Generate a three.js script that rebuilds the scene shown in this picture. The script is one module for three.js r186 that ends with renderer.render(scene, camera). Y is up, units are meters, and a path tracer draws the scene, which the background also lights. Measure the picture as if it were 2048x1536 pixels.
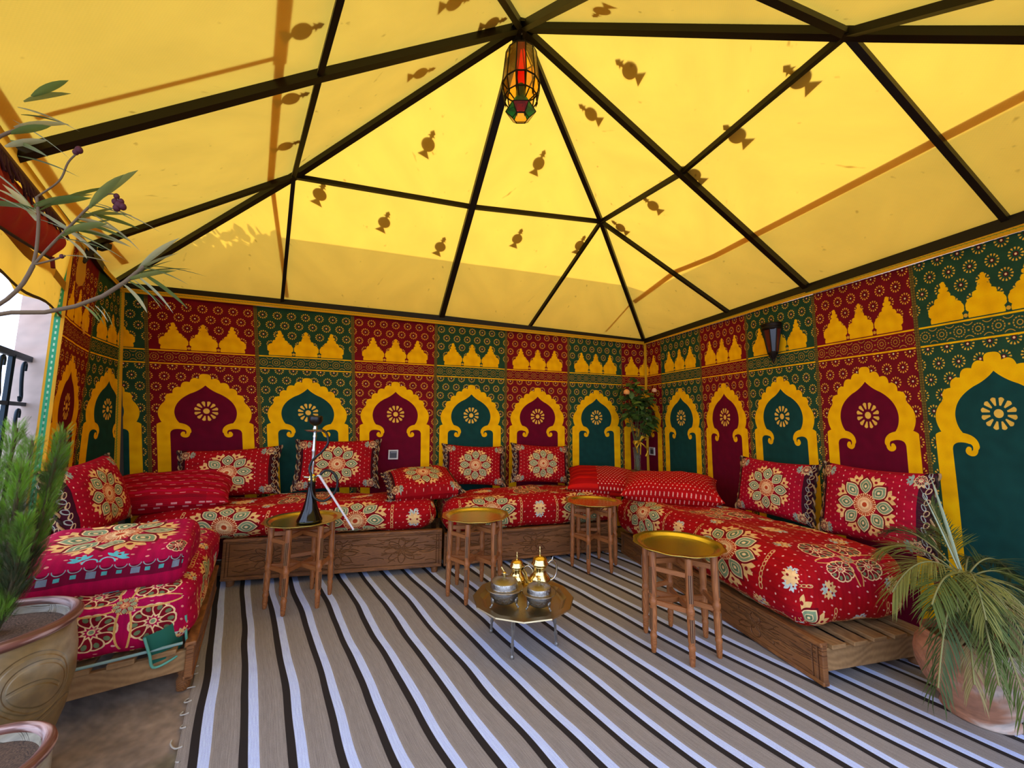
import * as THREE from 'three';
import { RoundedBoxGeometry } from 'three/addons/geometries/RoundedBoxGeometry.js';
import { mergeGeometries, mergeVertices } from 'three/addons/utils/BufferGeometryUtils.js';
import { ImprovedNoise } from 'three/addons/math/ImprovedNoise.js';

// ---------------------------------------------------------------- camera, sky, sun, exposure
const scene = new THREE.Scene();
const camera = new THREE.PerspectiveCamera(91.36, 2048 / 1536, 0.05, 200);
camera.position.set(-2.8206, 1.125, 3.6905);
camera.rotation.order = 'YXZ';
camera.rotation.set(0.1035, -0.3081, 0.0105);
scene.add(camera);
scene.background = new THREE.Color(2.1, 2.5, 3.55);
const sun = new THREE.DirectionalLight(new THREE.Color(1, 0.92, 0.78), 7.4);
sun.position.set(5 - 2.2, 5 + 2, -7.07 + 1.8);
sun.target.position.set(-2.2, 2, 1.8);
sun.castShadow = true;
sun.shadow.mapSize.set(2048, 2048);
Object.assign(sun.shadow.camera, { left: -6, right: 6, top: 6, bottom: -6, near: 0.5, far: 30 });
scene.add(sun, sun.target);
const renderer = new THREE.WebGLRenderer({ antialias: true });
renderer.toneMapping = THREE.LinearToneMapping;
renderer.toneMappingExposure = 1.0;
renderer.shadowMap.enabled = true;

// ---------------------------------------------------------------- helpers
let seedState = 12345;
const rnd = () => { seedState = (seedState + 0x6d2b79f5) | 0; let t = Math.imul(seedState ^ (seedState >>> 15), 1 | seedState); t = (t + Math.imul(t ^ (t >>> 7), 61 | t)) ^ t; return ((t ^ (t >>> 14)) >>> 0) / 4294967296; };
const rr = (a, b) => a + (b - a) * rnd();
const PN = new ImprovedNoise();
const nz = (x, y = 0, z = 0) => PN.noise(x + 31.7, y + 11.3, z + 7.1);
const fbm = (x, y, z = 0, o = 4) => { let s = 0, a = 0.5; for (let i = 0; i < o; i++) { s += a * nz(x, y, z); x *= 2.03; y *= 2.03; z *= 2.03; a *= 0.5; } return s; };
const V = (x, y, z) => new THREE.Vector3(x, y, z);
const PI = Math.PI, D2R = PI / 180;
const counts = {};
const numbered = (n) => { const k = (counts[n] = (counts[n] ?? -1) + 1); return k ? n + '_' + String(k).padStart(3, '0') : n; };
function mesh(name, geo, mat, parent) {
  if (Array.isArray(geo)) geo = geo.length > 1 ? mergeGeometries(geo.map((g) => (g.index ? g.toNonIndexed() : g))) : geo[0];
  const m = new THREE.Mesh(geo, mat); m.castShadow = m.receiveShadow = true;
  if (parent) { m.name = name; parent.add(m); } else { m.name = numbered(name); scene.add(m); }
  return m;
}
function thing(name, label, category, pos = [0, 0, 0], turn = 0, group) {
  const o = new THREE.Group(); o.name = numbered(name); scene.add(o);
  o.position.set(...pos); o.rotation.y = turn; o.userData = { label, category };
  if (group) o.userData.group = group;
  return o;
}
function tag(o, label, category, group) { o.userData = { label, category }; if (group) o.userData.group = group; return o; }
function struct(name, geo, mat) { const m = mesh(name, geo, mat); m.userData.kind = 'structure'; return m; }
const bx = (w, h, d, x = 0, y = 0, z = 0) => new THREE.BoxGeometry(w, h, d).translate(x, y, z);
const rbx = (w, h, d, r, x = 0, y = 0, z = 0, s = 2) => new RoundedBoxGeometry(w, h, d, s, r).translate(x, y, z);
const cyl = (r0, r1, h, x = 0, y = 0, z = 0, n = 16) => new THREE.CylinderGeometry(r1, r0, h, n).translate(x, y, z);
const lathe = (pts, n = 40) => new THREE.LatheGeometry(pts.map((p) => new THREE.Vector2(Math.max(p[0], 1e-4), p[1])), n);
const tube = (pts, r, n = 24, k = 8, closed = false) => new THREE.TubeGeometry(new THREE.CatmullRomCurve3(pts, closed), n, r, k, closed);
function bar(a, b, w, h, roll) {       // a square bar from a to b
  const d = b.clone().sub(a), L = d.length(); d.normalize();
  const g = new THREE.BoxGeometry(w, h, L), m = new THREE.Matrix4();
  let up = V(0, 1, 0); if (Math.abs(d.y) > 0.98) up = V(0, 0, 1);
  const x = up.clone().cross(d).normalize(), y = d.clone().cross(x);
  m.makeBasis(x, y, d).setPosition(a.clone().add(b).multiplyScalar(0.5));
  return g.applyMatrix4(m);
}
function rod(a, b, r0, r1 = r0, n = 8) {
  const d = b.clone().sub(a), L = d.length();
  return new THREE.CylinderGeometry(r1, r0, L, n).translate(0, L / 2, 0).applyQuaternion(new THREE.Quaternion().setFromUnitVectors(V(0, 1, 0), d.normalize())).translate(a.x, a.y, a.z);
}
function grid(nu, nv, f, uvf) {         // f(u,v) -> [x,y,z]
  const p = [], t = [], id = [];
  for (let j = 0; j <= nv; j++) for (let i = 0; i <= nu; i++) { p.push(...f(i / nu, j / nv)); t.push(...(uvf ? uvf(i / nu, j / nv) : [i / nu, j / nv])); }
  for (let j = 0; j < nv; j++) for (let i = 0; i < nu; i++) { const a = j * (nu + 1) + i, b = a + 1, c = a + nu + 1, d = c + 1; id.push(a, b, d, a, d, c); }
  const g = new THREE.BufferGeometry(); g.setAttribute('position', new THREE.Float32BufferAttribute(p, 3)); g.setAttribute('uv', new THREE.Float32BufferAttribute(t, 2)); g.setIndex(id); g.computeVertexNormals(); return g;
}
function canvasTex(w, h, draw, srgb = true, rep) {
  const c = document.createElement('canvas'); c.width = w; c.height = h; const x = c.getContext('2d'); draw(x, w, h);
  const t = new THREE.CanvasTexture(c); if (srgb) t.colorSpace = THREE.SRGBColorSpace;
  t.wrapS = t.wrapT = THREE.RepeatWrapping; if (rep) t.repeat.set(...rep); t.magFilter = THREE.LinearFilter; t.anisotropy = 8; return t;
}
function pixelTex(w, h, f, srgb = true, rep) {
  const d = new Uint8Array(w * h * 4);
  for (let y = 0; y < h; y++) for (let x = 0; x < w; x++) { const c = f(x / w, y / h), o = (y * w + x) * 4; for (let k = 0; k < 3; k++) d[o + k] = Math.max(0, Math.min(255, c[k] ?? c[0])); d[o + 3] = 255; }
  const t = new THREE.DataTexture(d, w, h); if (srgb) t.colorSpace = THREE.SRGBColorSpace; t.wrapS = t.wrapT = THREE.RepeatWrapping; t.magFilter = THREE.LinearFilter; if (rep) t.repeat.set(...rep); t.needsUpdate = true; return t;
}
const tileNoise = (u, v, s, o = 4, z = 0) => {   // periodic in u,v (0..1)
  const a = u * 2 * PI, b = v * 2 * PI, R = s / (2 * PI); let q = 0, am = 0.5, f = 1;
  for (let i = 0; i < o; i++) { q += am * PN.noise(R * f * Math.cos(a) + 50 + z, R * f * Math.sin(a) + R * f * Math.cos(b) + 20, R * f * Math.sin(b) + 9 + z); am *= 0.5; f *= 2; } return q;
};
const S = (p) => new THREE.MeshStandardMaterial(p);
const P = (p) => new THREE.MeshPhysicalMaterial(p);
const DS = THREE.DoubleSide;

// ---------------------------------------------------------------- printed tent cloth
const YEL = '#ffb800';
function daisy(x, cx, cy, r, col, eye) {
  x.fillStyle = col;
  for (let k = 0; k < 12; k++) { x.save(); x.translate(cx, cy); x.rotate((k * PI) / 6); x.beginPath(); x.moveTo(0, r * 0.55); x.lineTo(r * 0.15, r * 0.9); x.lineTo(0, r); x.lineTo(-r * 0.15, r * 0.9); x.closePath(); x.fill(); x.restore(); }
  x.fillStyle = eye; x.beginPath(); x.arc(cx, cy, r * 0.34, 0, 7); x.fill();
  x.fillStyle = '#e9c98a'; x.beginPath(); x.arc(cx, cy, r * 0.17, 0, 7); x.fill();
}
function panelTex(bg, inner, seamCol) {
  return canvasTex(784, 2000, (x, W, H) => {
    x.fillStyle = bg; x.fillRect(0, 0, W, H);
    x.save(); x.translate(392, 1.28 * 800); x.scale(800, -800);
    // daisies
    for (let j = 0; j < 24; j++) for (let i = -4; i <= 4; i++) {
      const y = j < 6 ? 1.215 - j * 0.1135 : 0.572 - (j - 6) * 0.1135, cx = i * 0.14 + (j % 2 ? 0.07 : 0);
      if (y > 0.6 && y < 0.775) continue;
      daisy(x, cx, y, 0.047, '#eab034', '#551016');
    }
    // upper row of domes
    for (const cx of [-0.262, 0, 0.262]) {
      x.fillStyle = YEL; x.beginPath();
      const h = [[0.112, 0.748], [0.108, 0.79], [0.125, 0.82], [0.112, 0.865], [0.075, 0.89], [0.07, 0.915], [0.045, 0.93], [0.04, 0.955], [0.022, 0.965], [0.034, 0.985], [0.016, 1.0], [0.012, 1.03], [0, 1.042]];
      x.moveTo(cx - h[0][0], h[0][1]);
      for (let k = 1; k < h.length; k++) x.quadraticCurveTo(cx - Math.max(h[k - 1][0], h[k][0]) - 0.008, (h[k - 1][1] + h[k][1]) / 2, cx - h[k][0], h[k][1]);
      for (let k = h.length - 2; k >= 0; k--) x.quadraticCurveTo(cx + Math.max(h[k + 1][0], h[k][0]) + 0.008, (h[k + 1][1] + h[k][1]) / 2, cx + h[k][0], h[k][1]);
      x.closePath(); x.fill();
    }
    for (const cx of [-0.131, 0.131]) { x.fillStyle = '#d9a02a'; x.beginPath(); x.arc(cx, 0.768, 0.014, 0, 7); x.fill(); }
    // band
    x.fillStyle = bg; x.fillRect(-0.5, 0.588, 1, 0.15);
    x.fillStyle = YEL; x.fillRect(-0.5, 0.727, 1, 0.013); x.fillRect(-0.5, 0.588, 1, 0.013);
    for (let i = 0; i < 8; i++) {
      const cx = -0.43 + i * 0.1228, cy = 0.664; x.strokeStyle = '#b98a2c'; x.lineWidth = 0.008; x.setLineDash([0.012, 0.006]);
      x.beginPath(); x.arc(cx, cy, 0.037, 0, 7); x.stroke(); x.setLineDash([]); x.lineWidth = 0.006; x.beginPath(); x.arc(cx, cy, 0.016, 0, 7); x.stroke();
      const mx = cx + 0.0614; x.fillStyle = '#b98a2c'; x.fillRect(mx - 0.006, cy - 0.006, 0.012, 0.012);
      for (const s of [-1, 1]) { x.beginPath(); x.moveTo(mx - 0.03, cy + s * 0.052); x.quadraticCurveTo(mx, cy + s * 0.02, mx + 0.03, cy + s * 0.052); x.stroke(); }
    }
    // large scalloped arch
    const cusps = [[0, 0.497], [0.052, 0.44], [0.135, 0.402], [0.215, 0.345], [0.285, 0.278], [0.345, 0.196], [0.383, -0.028]];
    x.fillStyle = YEL; x.beginPath(); x.moveTo(-0.427, -1.3); x.lineTo(-0.427, -0.055); x.quadraticCurveTo(-0.425, -0.04, -0.383, -0.028);
    const lobe = (a, b, s, big) => { const mx = (a[0] + b[0]) / 2, my = (a[1] + b[1]) / 2, dx = b[0] - a[0], dy = b[1] - a[1], q = big ? 0.42 : 0.62; const nx = -dy * s, ny = dx * s; x.quadraticCurveTo(mx + nx * q, my + ny * q, b[0], b[1]); };
    const Lc = cusps.map((c) => [-c[0], c[1]]).reverse();
    for (let k = 1; k < Lc.length; k++) lobe(Lc[k - 1], Lc[k], 1, k === 1);
    for (let k = 1; k < cusps.length; k++) lobe(cusps[k - 1], cusps[k], 1, k === cusps.length - 1);
    x.quadraticCurveTo(0.425, -0.04, 0.427, -0.055); x.lineTo(0.427, -1.3); x.closePath(); x.fill();
    // inner niche
    x.fillStyle = inner; x.beginPath(); x.moveTo(0, 0.372);
    for (const s of [1, -1]) {
      const pts = s > 0 ? [[0.05, 0.315, 0.13, 0.28], [0.272, 0.2, 0.274, 0.075], [0.268, -0.03, 0.19, -0.07], [0.14, -0.095, 0.135, -0.16]] : null;
      if (pts) { for (const p of pts) x.quadraticCurveTo(p[0], p[1], p[2], p[3]); x.lineTo(-0.135, -0.16); x.quadraticCurveTo(-0.14, -0.095, -0.19, -0.07); x.quadraticCurveTo(-0.268, -0.03, -0.274, 0.075); x.quadraticCurveTo(-0.272, 0.2, -0.13, 0.28); x.quadraticCurveTo(-0.05, 0.315, 0, 0.372); }
    }
    x.fill();
    x.beginPath(); x.moveTo(-0.315, -1.3); x.lineTo(-0.315, -0.15); x.quadraticCurveTo(-0.312, -0.1, -0.25, -0.1); x.quadraticCurveTo(-0.2, -0.1, -0.17, -0.13); x.lineTo(0.17, -0.13); x.quadraticCurveTo(0.2, -0.1, 0.25, -0.1); x.quadraticCurveTo(0.312, -0.1, 0.315, -0.15); x.lineTo(0.315, -1.3); x.closePath(); x.fill();
    // curled hooks
    x.strokeStyle = YEL; x.lineCap = 'round';
    for (const s of [-1, 1]) {
      x.lineWidth = 0.052; x.beginPath(); x.moveTo(s * 0.25, -0.06); x.quadraticCurveTo(s * 0.165, -0.07, s * 0.162, -0.125); x.stroke();
      x.lineWidth = 0.036; x.beginPath(); x.moveTo(s * 0.164, -0.12); x.quadraticCurveTo(s * 0.16, -0.178, s * 0.195, -0.172); x.quadraticCurveTo(s * 0.222, -0.165, s * 0.206, -0.145); x.stroke();
      x.strokeStyle = inner; x.lineWidth = 0.01; x.beginPath(); x.moveTo(s * 0.222, -0.115); x.quadraticCurveTo(s * 0.178, -0.105, s * 0.185, -0.145); x.stroke(); x.strokeStyle = YEL;
    }
    x.strokeStyle = 'rgba(20,8,10,.5)'; x.lineWidth = 0.004;
    // rose window
    x.fillStyle = '#e8b545';
    for (let k = 0; k < 12; k++) { x.save(); x.translate(0, 0.093); x.rotate((k * PI) / 6 + PI / 12); x.beginPath(); x.moveTo(-0.005, 0.052); x.lineTo(-0.017, 0.098); x.quadraticCurveTo(0, 0.118, 0.017, 0.098); x.lineTo(0.005, 0.052); x.closePath(); x.fill(); x.restore(); }
    x.beginPath(); x.arc(0, 0.093, 0.029, 0, 7); x.fill();
    // seam strips
    for (const s of [-1, 1]) { x.fillStyle = seamCol; x.fillRect(s > 0 ? 0.472 : -0.49, -1.3, 0.018, 2.6); x.fillStyle = '#7d6a26'; for (let y = -1.25; y < 1.28; y += 0.02) { x.beginPath(); x.arc(s * 0.481, y, 0.006, 0, 7); x.fill(); } }
    x.restore();
    // weave grain
    const im = x.getImageData(0, 0, W, H), d = im.data;
    for (let j = 0; j < H; j++) for (let i = 0; i < W; i++) { const o = (j * W + i) * 4, n = 1 + (rnd() - 0.5) * 0.1 + 0.05 * ((i + j) % 2 ? 1 : -1) + 0.1 * nz(i / 60, j / 60); for (let k = 0; k < 3; k++) d[o + k] = Math.min(255, d[o + k] * n); }
    x.putImageData(im, 0, 0);
  });
}
const weaveBump = pixelTex(64, 64, (u, v) => { const a = Math.sin(u * 2 * PI * 16) * Math.sin(v * 2 * PI * 16); return [128 + 90 * a]; }, false);
const printed = (t) => { t.wrapT = THREE.ClampToEdgeWrapping; return t; };
const redCloth = P({ specularIntensity: 0.25, map: printed(panelTex('#74101a', '#650622', '#5a4620')), roughness: 0.88, side: DS, name: 'red_tent_cloth' });
const greenCloth = P({ specularIntensity: 0.25, map: printed(panelTex('#26472f', '#15403a', '#5a4620')), roughness: 0.88, side: DS, name: 'green_tent_cloth' });
const trimTex = canvasTex(256, 64, (x, W, H) => { x.fillStyle = '#dca31c'; x.fillRect(0, 0, W, H); x.strokeStyle = '#7f8a2a'; x.lineWidth = 7; x.beginPath(); x.moveTo(0, H * 0.42); x.lineTo(W, H * 0.42); x.stroke(); x.lineWidth = 3; for (let i = 0; i < 16; i++) { x.beginPath(); x.moveTo(i * 16 + 4, H * 0.3); x.lineTo(i * 16 + 12, H * 0.56); x.stroke(); } });
const trimMat = P({ specularIntensity: 0.25, map: trimTex, roughness: 0.85, side: DS });
const greenTrimTex = canvasTex(256, 64, (x, W, H) => { x.fillStyle = '#e0a823'; x.fillRect(0, 0, W, H); x.fillStyle = '#35a375'; x.fillRect(0, H * 0.3, W, H * 0.5); x.fillStyle = '#bfe3bd'; for (let i = 0; i < 10; i++) x.fillRect(i * 25.6, H * 0.48, 12, H * 0.14); });
const greenTrimMat = S({ map: greenTrimTex, roughness: 0.8, side: DS });
const liningMat = S({ color: '#3a2a18', roughness: 0.95, side: DS });

const YT = 2.085, YB = 0.02, panelV = (y) => 1 - (1.28 * 0.75 + 1.125 - y) / (2.5 * 0.75);   // cloth spans 2.085 m down
const leanB = (x) => Math.max(0, Math.min(1, (-2.2 - x) / 1.75));
function clothPanel(parent, mat, f0, f1, P0, P1, ytop0, ytop1, inward, name = 'cloth_panel') {
  // P0,P1: functions y -> Vector3 for the left and right edges; f0..f1 the printed share of the panel; f may run backwards
  const nu = 14, nv = 46;
  const g = grid(nu, nv, (u, v) => {
    const yt = ytop0 + (ytop1 - ytop0) * u, y = yt + (YB - yt) * v, a = P0(y), b = P1(y), q = a.lerp(b, u);
    const w = 0.006 * nz(q.x * 3 + q.z * 3, y * 1.2, 3) + 0.004 * nz(q.x * 9 + q.z * 9, y * 2.5, 8) + 0.005 * Math.sin((q.x + q.z) * 5.1) * (1 - v * 0.3);
    return [q.x + inward[0] * w, y, q.z + inward[1] * w];
  }, (u, v) => { const yt = ytop0 + (ytop1 - ytop0) * u, y = yt + (YB - yt) * v; return [f0 + (f1 - f0) * u, panelV(y)]; });
  return mesh(name, g, mat, parent);
}

// ---------------------------------------------------------------- floor and ground
const concreteTex = pixelTex(512, 512, (u, v) => { const n = tileNoise(u, v, 5, 5), m = tileNoise(u, v, 22, 3, 40), k = tileNoise(u, v, 60, 2, 80); const s = 1 + 0.55 * n + 0.25 * m + 0.3 * k; const g = Math.max(0, tileNoise(u, v, 3, 4, 140)) * 1.2; return [132 * s - 26 * g, 114 * s - 6 * g, 96 * s - 38 * g]; }, true, [0.5, 0.5]);
const concreteBump = pixelTex(512, 512, (u, v) => [128 + 160 * tileNoise(u, v, 24, 4, 9)], false, [0.5, 0.5]);
const floorMat = S({ map: concreteTex, bumpMap: concreteBump, bumpScale: 0.006, roughness: 0.92 });
{
  const g = new THREE.BoxGeometry(24, 0.12, 24); const p = g.attributes.position, t = g.attributes.uv;
  for (let i = 0; i < p.count; i++) t.setXY(i, p.getX(i), p.getZ(i));
  struct('floor', g.translate(-3, -0.062, 2), floorMat);
}

// ---------------------------------------------------------------- buildings that close the court behind and to the right of the tent
const plasterTex = pixelTex(256, 256, (u, v) => { const s = 1 + 0.16 * tileNoise(u, v, 6, 5) + 0.1 * tileNoise(u, v, 40, 2, 7); const q = Math.max(0, tileNoise(u, v, 4, 4, 60) - 0.12) * 1.4; return [226 * s, 204 * s - 30 * q, 190 * s - 44 * q]; });
const plaster = S({ map: plasterTex, roughness: 0.95 });
const masonry = (w, h, d, x, y, z) => { const g = bx(w, h, d, x, y, z), p = g.attributes.position, t = g.attributes.uv; for (let i = 0; i < p.count; i++) t.setXY(i, (p.getX(i) + p.getZ(i)) * 0.5, p.getY(i) * 0.5); return g; };
struct('wall_back_outside', [masonry(3.75, 3.14, 0.2, -1.375, 1.57, -0.45), masonry(1.9, 2.93, 0.2, -4.2, 1.465, -0.45)], plaster);
struct('wall_right_outside', masonry(0.2, 3.24, 6.2, 0.45, 1.62, 2.55), plaster);

// ---------------------------------------------------------------- printed cloth walls
const Bx = [-0.328, -1.012, -1.72, -2.437, -3.187, -3.954, -4.706], Cz = [0.296, 0.846, 1.346, 1.878, 2.407, 2.94, 3.5];
const eaveB = (x) => 2.06 + (x / -4.973) * 0.062, eaveC = (z) => 2.056 - 0.002 * z;
const edgeB = (x) => (y) => V(x + leanB(x) * (-0.03 + (2.09 - y) * 0.11), y, 0.02);
const edgeC = (z) => (y) => V(-0.02, y, z);
const wallB = struct('wall_back', bx(4.95, 2.05, 0.012, -2.46, 1.03, -0.03), liningMat);
clothPanel(wallB, redCloth, 0.05, 0.5, edgeB(Bx[0]), edgeB(-0.012), eaveB(Bx[0]), eaveB(0), [0, 1]);
for (let k = 0; k < 6; k++) clothPanel(wallB, k % 2 ? redCloth : greenCloth, 0, 1, edgeB(Bx[k + 1]), edgeB(Bx[k]), eaveB(Bx[k + 1]), eaveB(Bx[k]), [0, 1]);
clothPanel(wallB, greenCloth, 0.77, 1, edgeB(-4.865), edgeB(Bx[6]), eaveB(-4.865), eaveB(Bx[6]), [0, 1]);
const wallC = struct('wall_right', bx(0.012, 2.05, 4.0, 0.03, 1.03, 2.0), liningMat);
clothPanel(wallC, redCloth, 0.5, 0.96, edgeC(0.012), edgeC(Cz[0]), eaveC(0), eaveC(Cz[0]), [-1, 0]);
for (let k = 0; k < 6; k++) clothPanel(wallC, k % 2 ? redCloth : greenCloth, 0, 1, edgeC(Cz[k]), edgeC(Cz[k + 1]), eaveC(Cz[k]), eaveC(Cz[k + 1]), [-1, 0]);
// left return: the cloth runs on from the corner pole below the left eave
const LD = V(0.371, 0, 0.929), LO = V(-0.929, 0, 0.371);
const onL = (s, off = 0, y = 0) => V(-4.973 + 0.74 * s + LO.x * off, y, 1.85 * s + LO.z * off);
const LP = (s) => (y) => { const q = onL(s, -0.012, y); const k = Math.max(0, 1 - s / 0.25); return q.add(V(0.065 * k + (2.09 - y) * 0.07 * k, 0, 0.012 * k)); };
const wallL = struct('wall_left', grid(8, 2, (u, v) => { const q = LP(u * 0.575)(2.18 - 0.05 * u - v * 2.14); return [q.x - 0.02, q.y, q.z + 0.008]; }), liningMat);
clothPanel(wallL, redCloth, 0.08, 1, LP(0.575), LP(0.25), 2.13, 2.145, [0.93, -0.37]);
clothPanel(wallL, greenCloth, 0, 0.75, LP(0.25), LP(0.005), 2.145, 2.13, [0.93, -0.37]);
function strip(parent, name, mat, pts, wdt, side, period = 0.32) { // flat tape along pts, side = vector across the tape
  const c = new THREE.CatmullRomCurve3(pts, false, 'catmullrom', 0), L = c.getLength();
  const g = grid(Math.max(4, Math.round(L * 12)), 1, (u, v) => { const q = c.getPointAt(Math.min(1, Math.max(0, u))); return [q.x + side.x * wdt * (v - 0.5), q.y + side.y * wdt * (v - 0.5), q.z + side.z * wdt * (v - 0.5)]; }, (u, v) => [(u * L) / period, v]);
  return mesh(name, g, mat, parent);
}
strip(wallB, 'top_trim', trimMat, [V(-4.9, eaveB(-4.9) + 0.01, 0.045), V(-0.03, eaveB(0) + 0.01, 0.045)], 0.036, V(0, 1, 0));
strip(wallC, 'top_trim', trimMat, [V(-0.042, eaveC(0) + 0.014, 0.03), V(-0.042, eaveC(4) + 0.014, 4)], 0.036, V(0, 1, 0));
strip(wallC, 'bottom_trim', trimMat, [V(-0.036, 0.272, 0.01), V(-0.036, 0.272, 3.5)], 0.03, V(0, 1, 0));
strip(wallB, 'corner_trim', trimMat, [V(-0.03, 2.07, 0.045), V(-0.03, 0.25, 0.045)], 0.028, V(0.7, 0, 0.7));
strip(wallL, 'corner_trim', trimMat, [LP(0)(2.12), LP(0)(1.2), LP(0)(0.04)].map((q) => q.add(V(0.012, 0, 0.035))), 0.05, V(0.95, 0, -0.3));
strip(wallL, 'top_trim', trimMat, [LP(0.01)(2.14), LP(0.28)(2.155), LP(0.575)(2.14)].map((q) => q.add(V(0.018, 0, -0.004))), 0.035, V(0, 1, 0));
strip(wallL, 'outer_trim', greenTrimMat, [LP(0.58)(2.1), LP(0.572)(1.2), LP(0.565)(0.04)].map((q) => q.add(V(-0.016, 0, 0.01))), 0.045, V(0.84, 0, -0.55));

// ---------------------------------------------------------------- canopy
const N = { pk: [-2.2, 3.428, 1.85], BR: [0, 2.119, 0], BL: [-4.973, 2.197, 0], FR: [0, 2.145, 3.7], FL: [-3.54, 2.1, 3.7], Bm: [-2.396, 2.175, 0], Cm: [0, 2.131, 1.85], Lm: [-4.233, 2.141, 1.85], Fm: [-1.875, 2.123, 3.7],
  rBL: [-3.533, 2.828, 0.919], rBR: [-1.158, 2.902, 0.971], rFR: [-1.093, 2.771, 2.779], rFL: [-2.895, 2.768, 2.775], rB: [-2.292, 2.83, 0.949], rC: [-1.099, 2.775, 1.85], rL: [-3.217, 2.797, 1.85], rF: [-1.995, 2.768, 2.775],
  jB1: [-1.468, 2.16, 0], jB2: [-3.787, 2.171, 0], jC1: [0, 2.128, 1.197], jC2: [0, 2.138, 2.775], jL1: [-4.635, 2.186, 0.825], jL2: [-3.825, 2.115, 2.775], jF1: [-1.05, 2.13, 3.7], jF2: [-2.895, 2.107, 3.7] };
const nv = (k) => V(...N[k]);
const T = { B: ['BR jB1 rBR', 'jB1 Bm rBR', 'Bm rB rBR', 'Bm rBL rB', 'Bm jB2 rBL', 'jB2 BL rBL', 'rBR rB pk', 'rB rBL pk'],
  C: ['BR rBR jC1', 'jC1 rBR rC', 'jC1 rC Cm', 'Cm rC rFR', 'Cm rFR jC2', 'jC2 rFR FR', 'rBR pk rC', 'rC pk rFR'],
  L: ['BL jL1 rBL', 'jL1 rL rBL', 'jL1 Lm rL', 'Lm rFL rL', 'Lm jL2 rFL', 'jL2 FL rFL', 'rBL rL pk', 'rL rFL pk'],
  F: ['FR rFR jF1', 'jF1 rFR rF', 'jF1 rF Fm', 'Fm rF rFL', 'Fm rFL jF2', 'jF2 rFL FL', 'rFR pk rF', 'rF pk rFL'] };
const canvasMap = pixelTex(512, 512, (u, v) => { const n = tileNoise(u, v, 6, 5, 3), w = 0.5 + 0.5 * Math.sin(u * 2 * PI * 128) * Math.sin(v * 2 * PI * 128); const sp = Math.max(0, tileNoise(u, v, 26, 3, 90) - 0.36) * 5; const s = 1 + 0.07 * n + 0.025 * (w - 0.5) - 0.25 * Math.min(1, sp); return [250 * s, 202 * s - 14 * Math.min(1, sp), 74 * s - 12 * Math.min(1, sp)]; });
const canopyMat = P({ map: canvasMap, roughness: 1, transmission: 0.295, thickness: 0, specularIntensity: 0.1, side: DS, name: 'yellow_canopy_cloth' });
const facets = [];
const ceiling = struct('ceiling', (() => {
  const parts = [];
  for (const k of Object.keys(T)) {
  const p = [], t = [], ix = [];
  for (const tri of T[k]) {
    const q = tri.split(' ').map(nv); facets.push([k, q]);
    const n = 10, base = p.length / 3;
    const nrm = q[1].clone().sub(q[0]).cross(q[2].clone().sub(q[0])).normalize(); if (nrm.y < 0) nrm.negate();
    const row = [];
    for (let i = 0; i <= n; i++) { row.push([]); for (let j = 0; j <= n - i; j++) { const a = i / n, b = j / n, c = 1 - a - b; const w = q[0].clone().multiplyScalar(a).addScaledVector(q[1], b).addScaledVector(q[2], c); const d = 27 * a * b * c * 0.0015; w.addScaledVector(nrm, -d + 0.012 * 0); row[i].push(p.length / 3); p.push(w.x, w.y, w.z); t.push(w.x * 0.7, w.z * 0.7); } }
    for (let i = 0; i < n; i++) for (let j = 0; j < n - i; j++) { ix.push(row[i][j], row[i + 1][j], row[i][j + 1]); if (j < n - i - 1) ix.push(row[i + 1][j], row[i + 1][j + 1], row[i][j + 1]); }
  }
  let g = new THREE.BufferGeometry(); g.setAttribute('position', new THREE.Float32BufferAttribute(p, 3)); g.setAttribute('uv', new THREE.Float32BufferAttribute(t, 2)); g.setIndex(ix); g = mergeVertices(g, 1e-4); g.computeVertexNormals();
  const pos = g.attributes.position, nn = g.attributes.normal, av = V(0, 0, 0); for (let i = 0; i < pos.count; i++) av.add(V(nn.getX(i), nn.getY(i), nn.getZ(i))); av.normalize();
  for (let i = 0; i < pos.count; i++) { const q = V(nn.getX(i), nn.getY(i), nn.getZ(i)).lerp(av, 0.75).normalize(); nn.setXYZ(i, q.x, q.y, q.z); }
  parts.push(g);
  }
  return mergeGeometries(parts);
})(), canopyMat);
function onSlope(k, x, z) {             // height and normal of slope k above x,z
  let best = null, bd = 1e9;
  for (const [s, q] of facets) { if (s !== k) continue; const n = q[1].clone().sub(q[0]).cross(q[2].clone().sub(q[0])).normalize(); if (n.y < 0) n.negate(); const y = q[0].y - (n.x * (x - q[0].x) + n.z * (z - q[0].z)) / n.y; const c = q[0].clone().add(q[1]).add(q[2]).divideScalar(3); const d = Math.hypot(c.x - x, c.z - z); const inside = new THREE.Triangle(...q.map((w) => V(w.x, 0, w.z))).containsPoint(V(x, 0, z)); const e = inside ? -1 : d; if (e < bd) { bd = e; best = { y, n }; } }
  return best;
}
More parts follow.
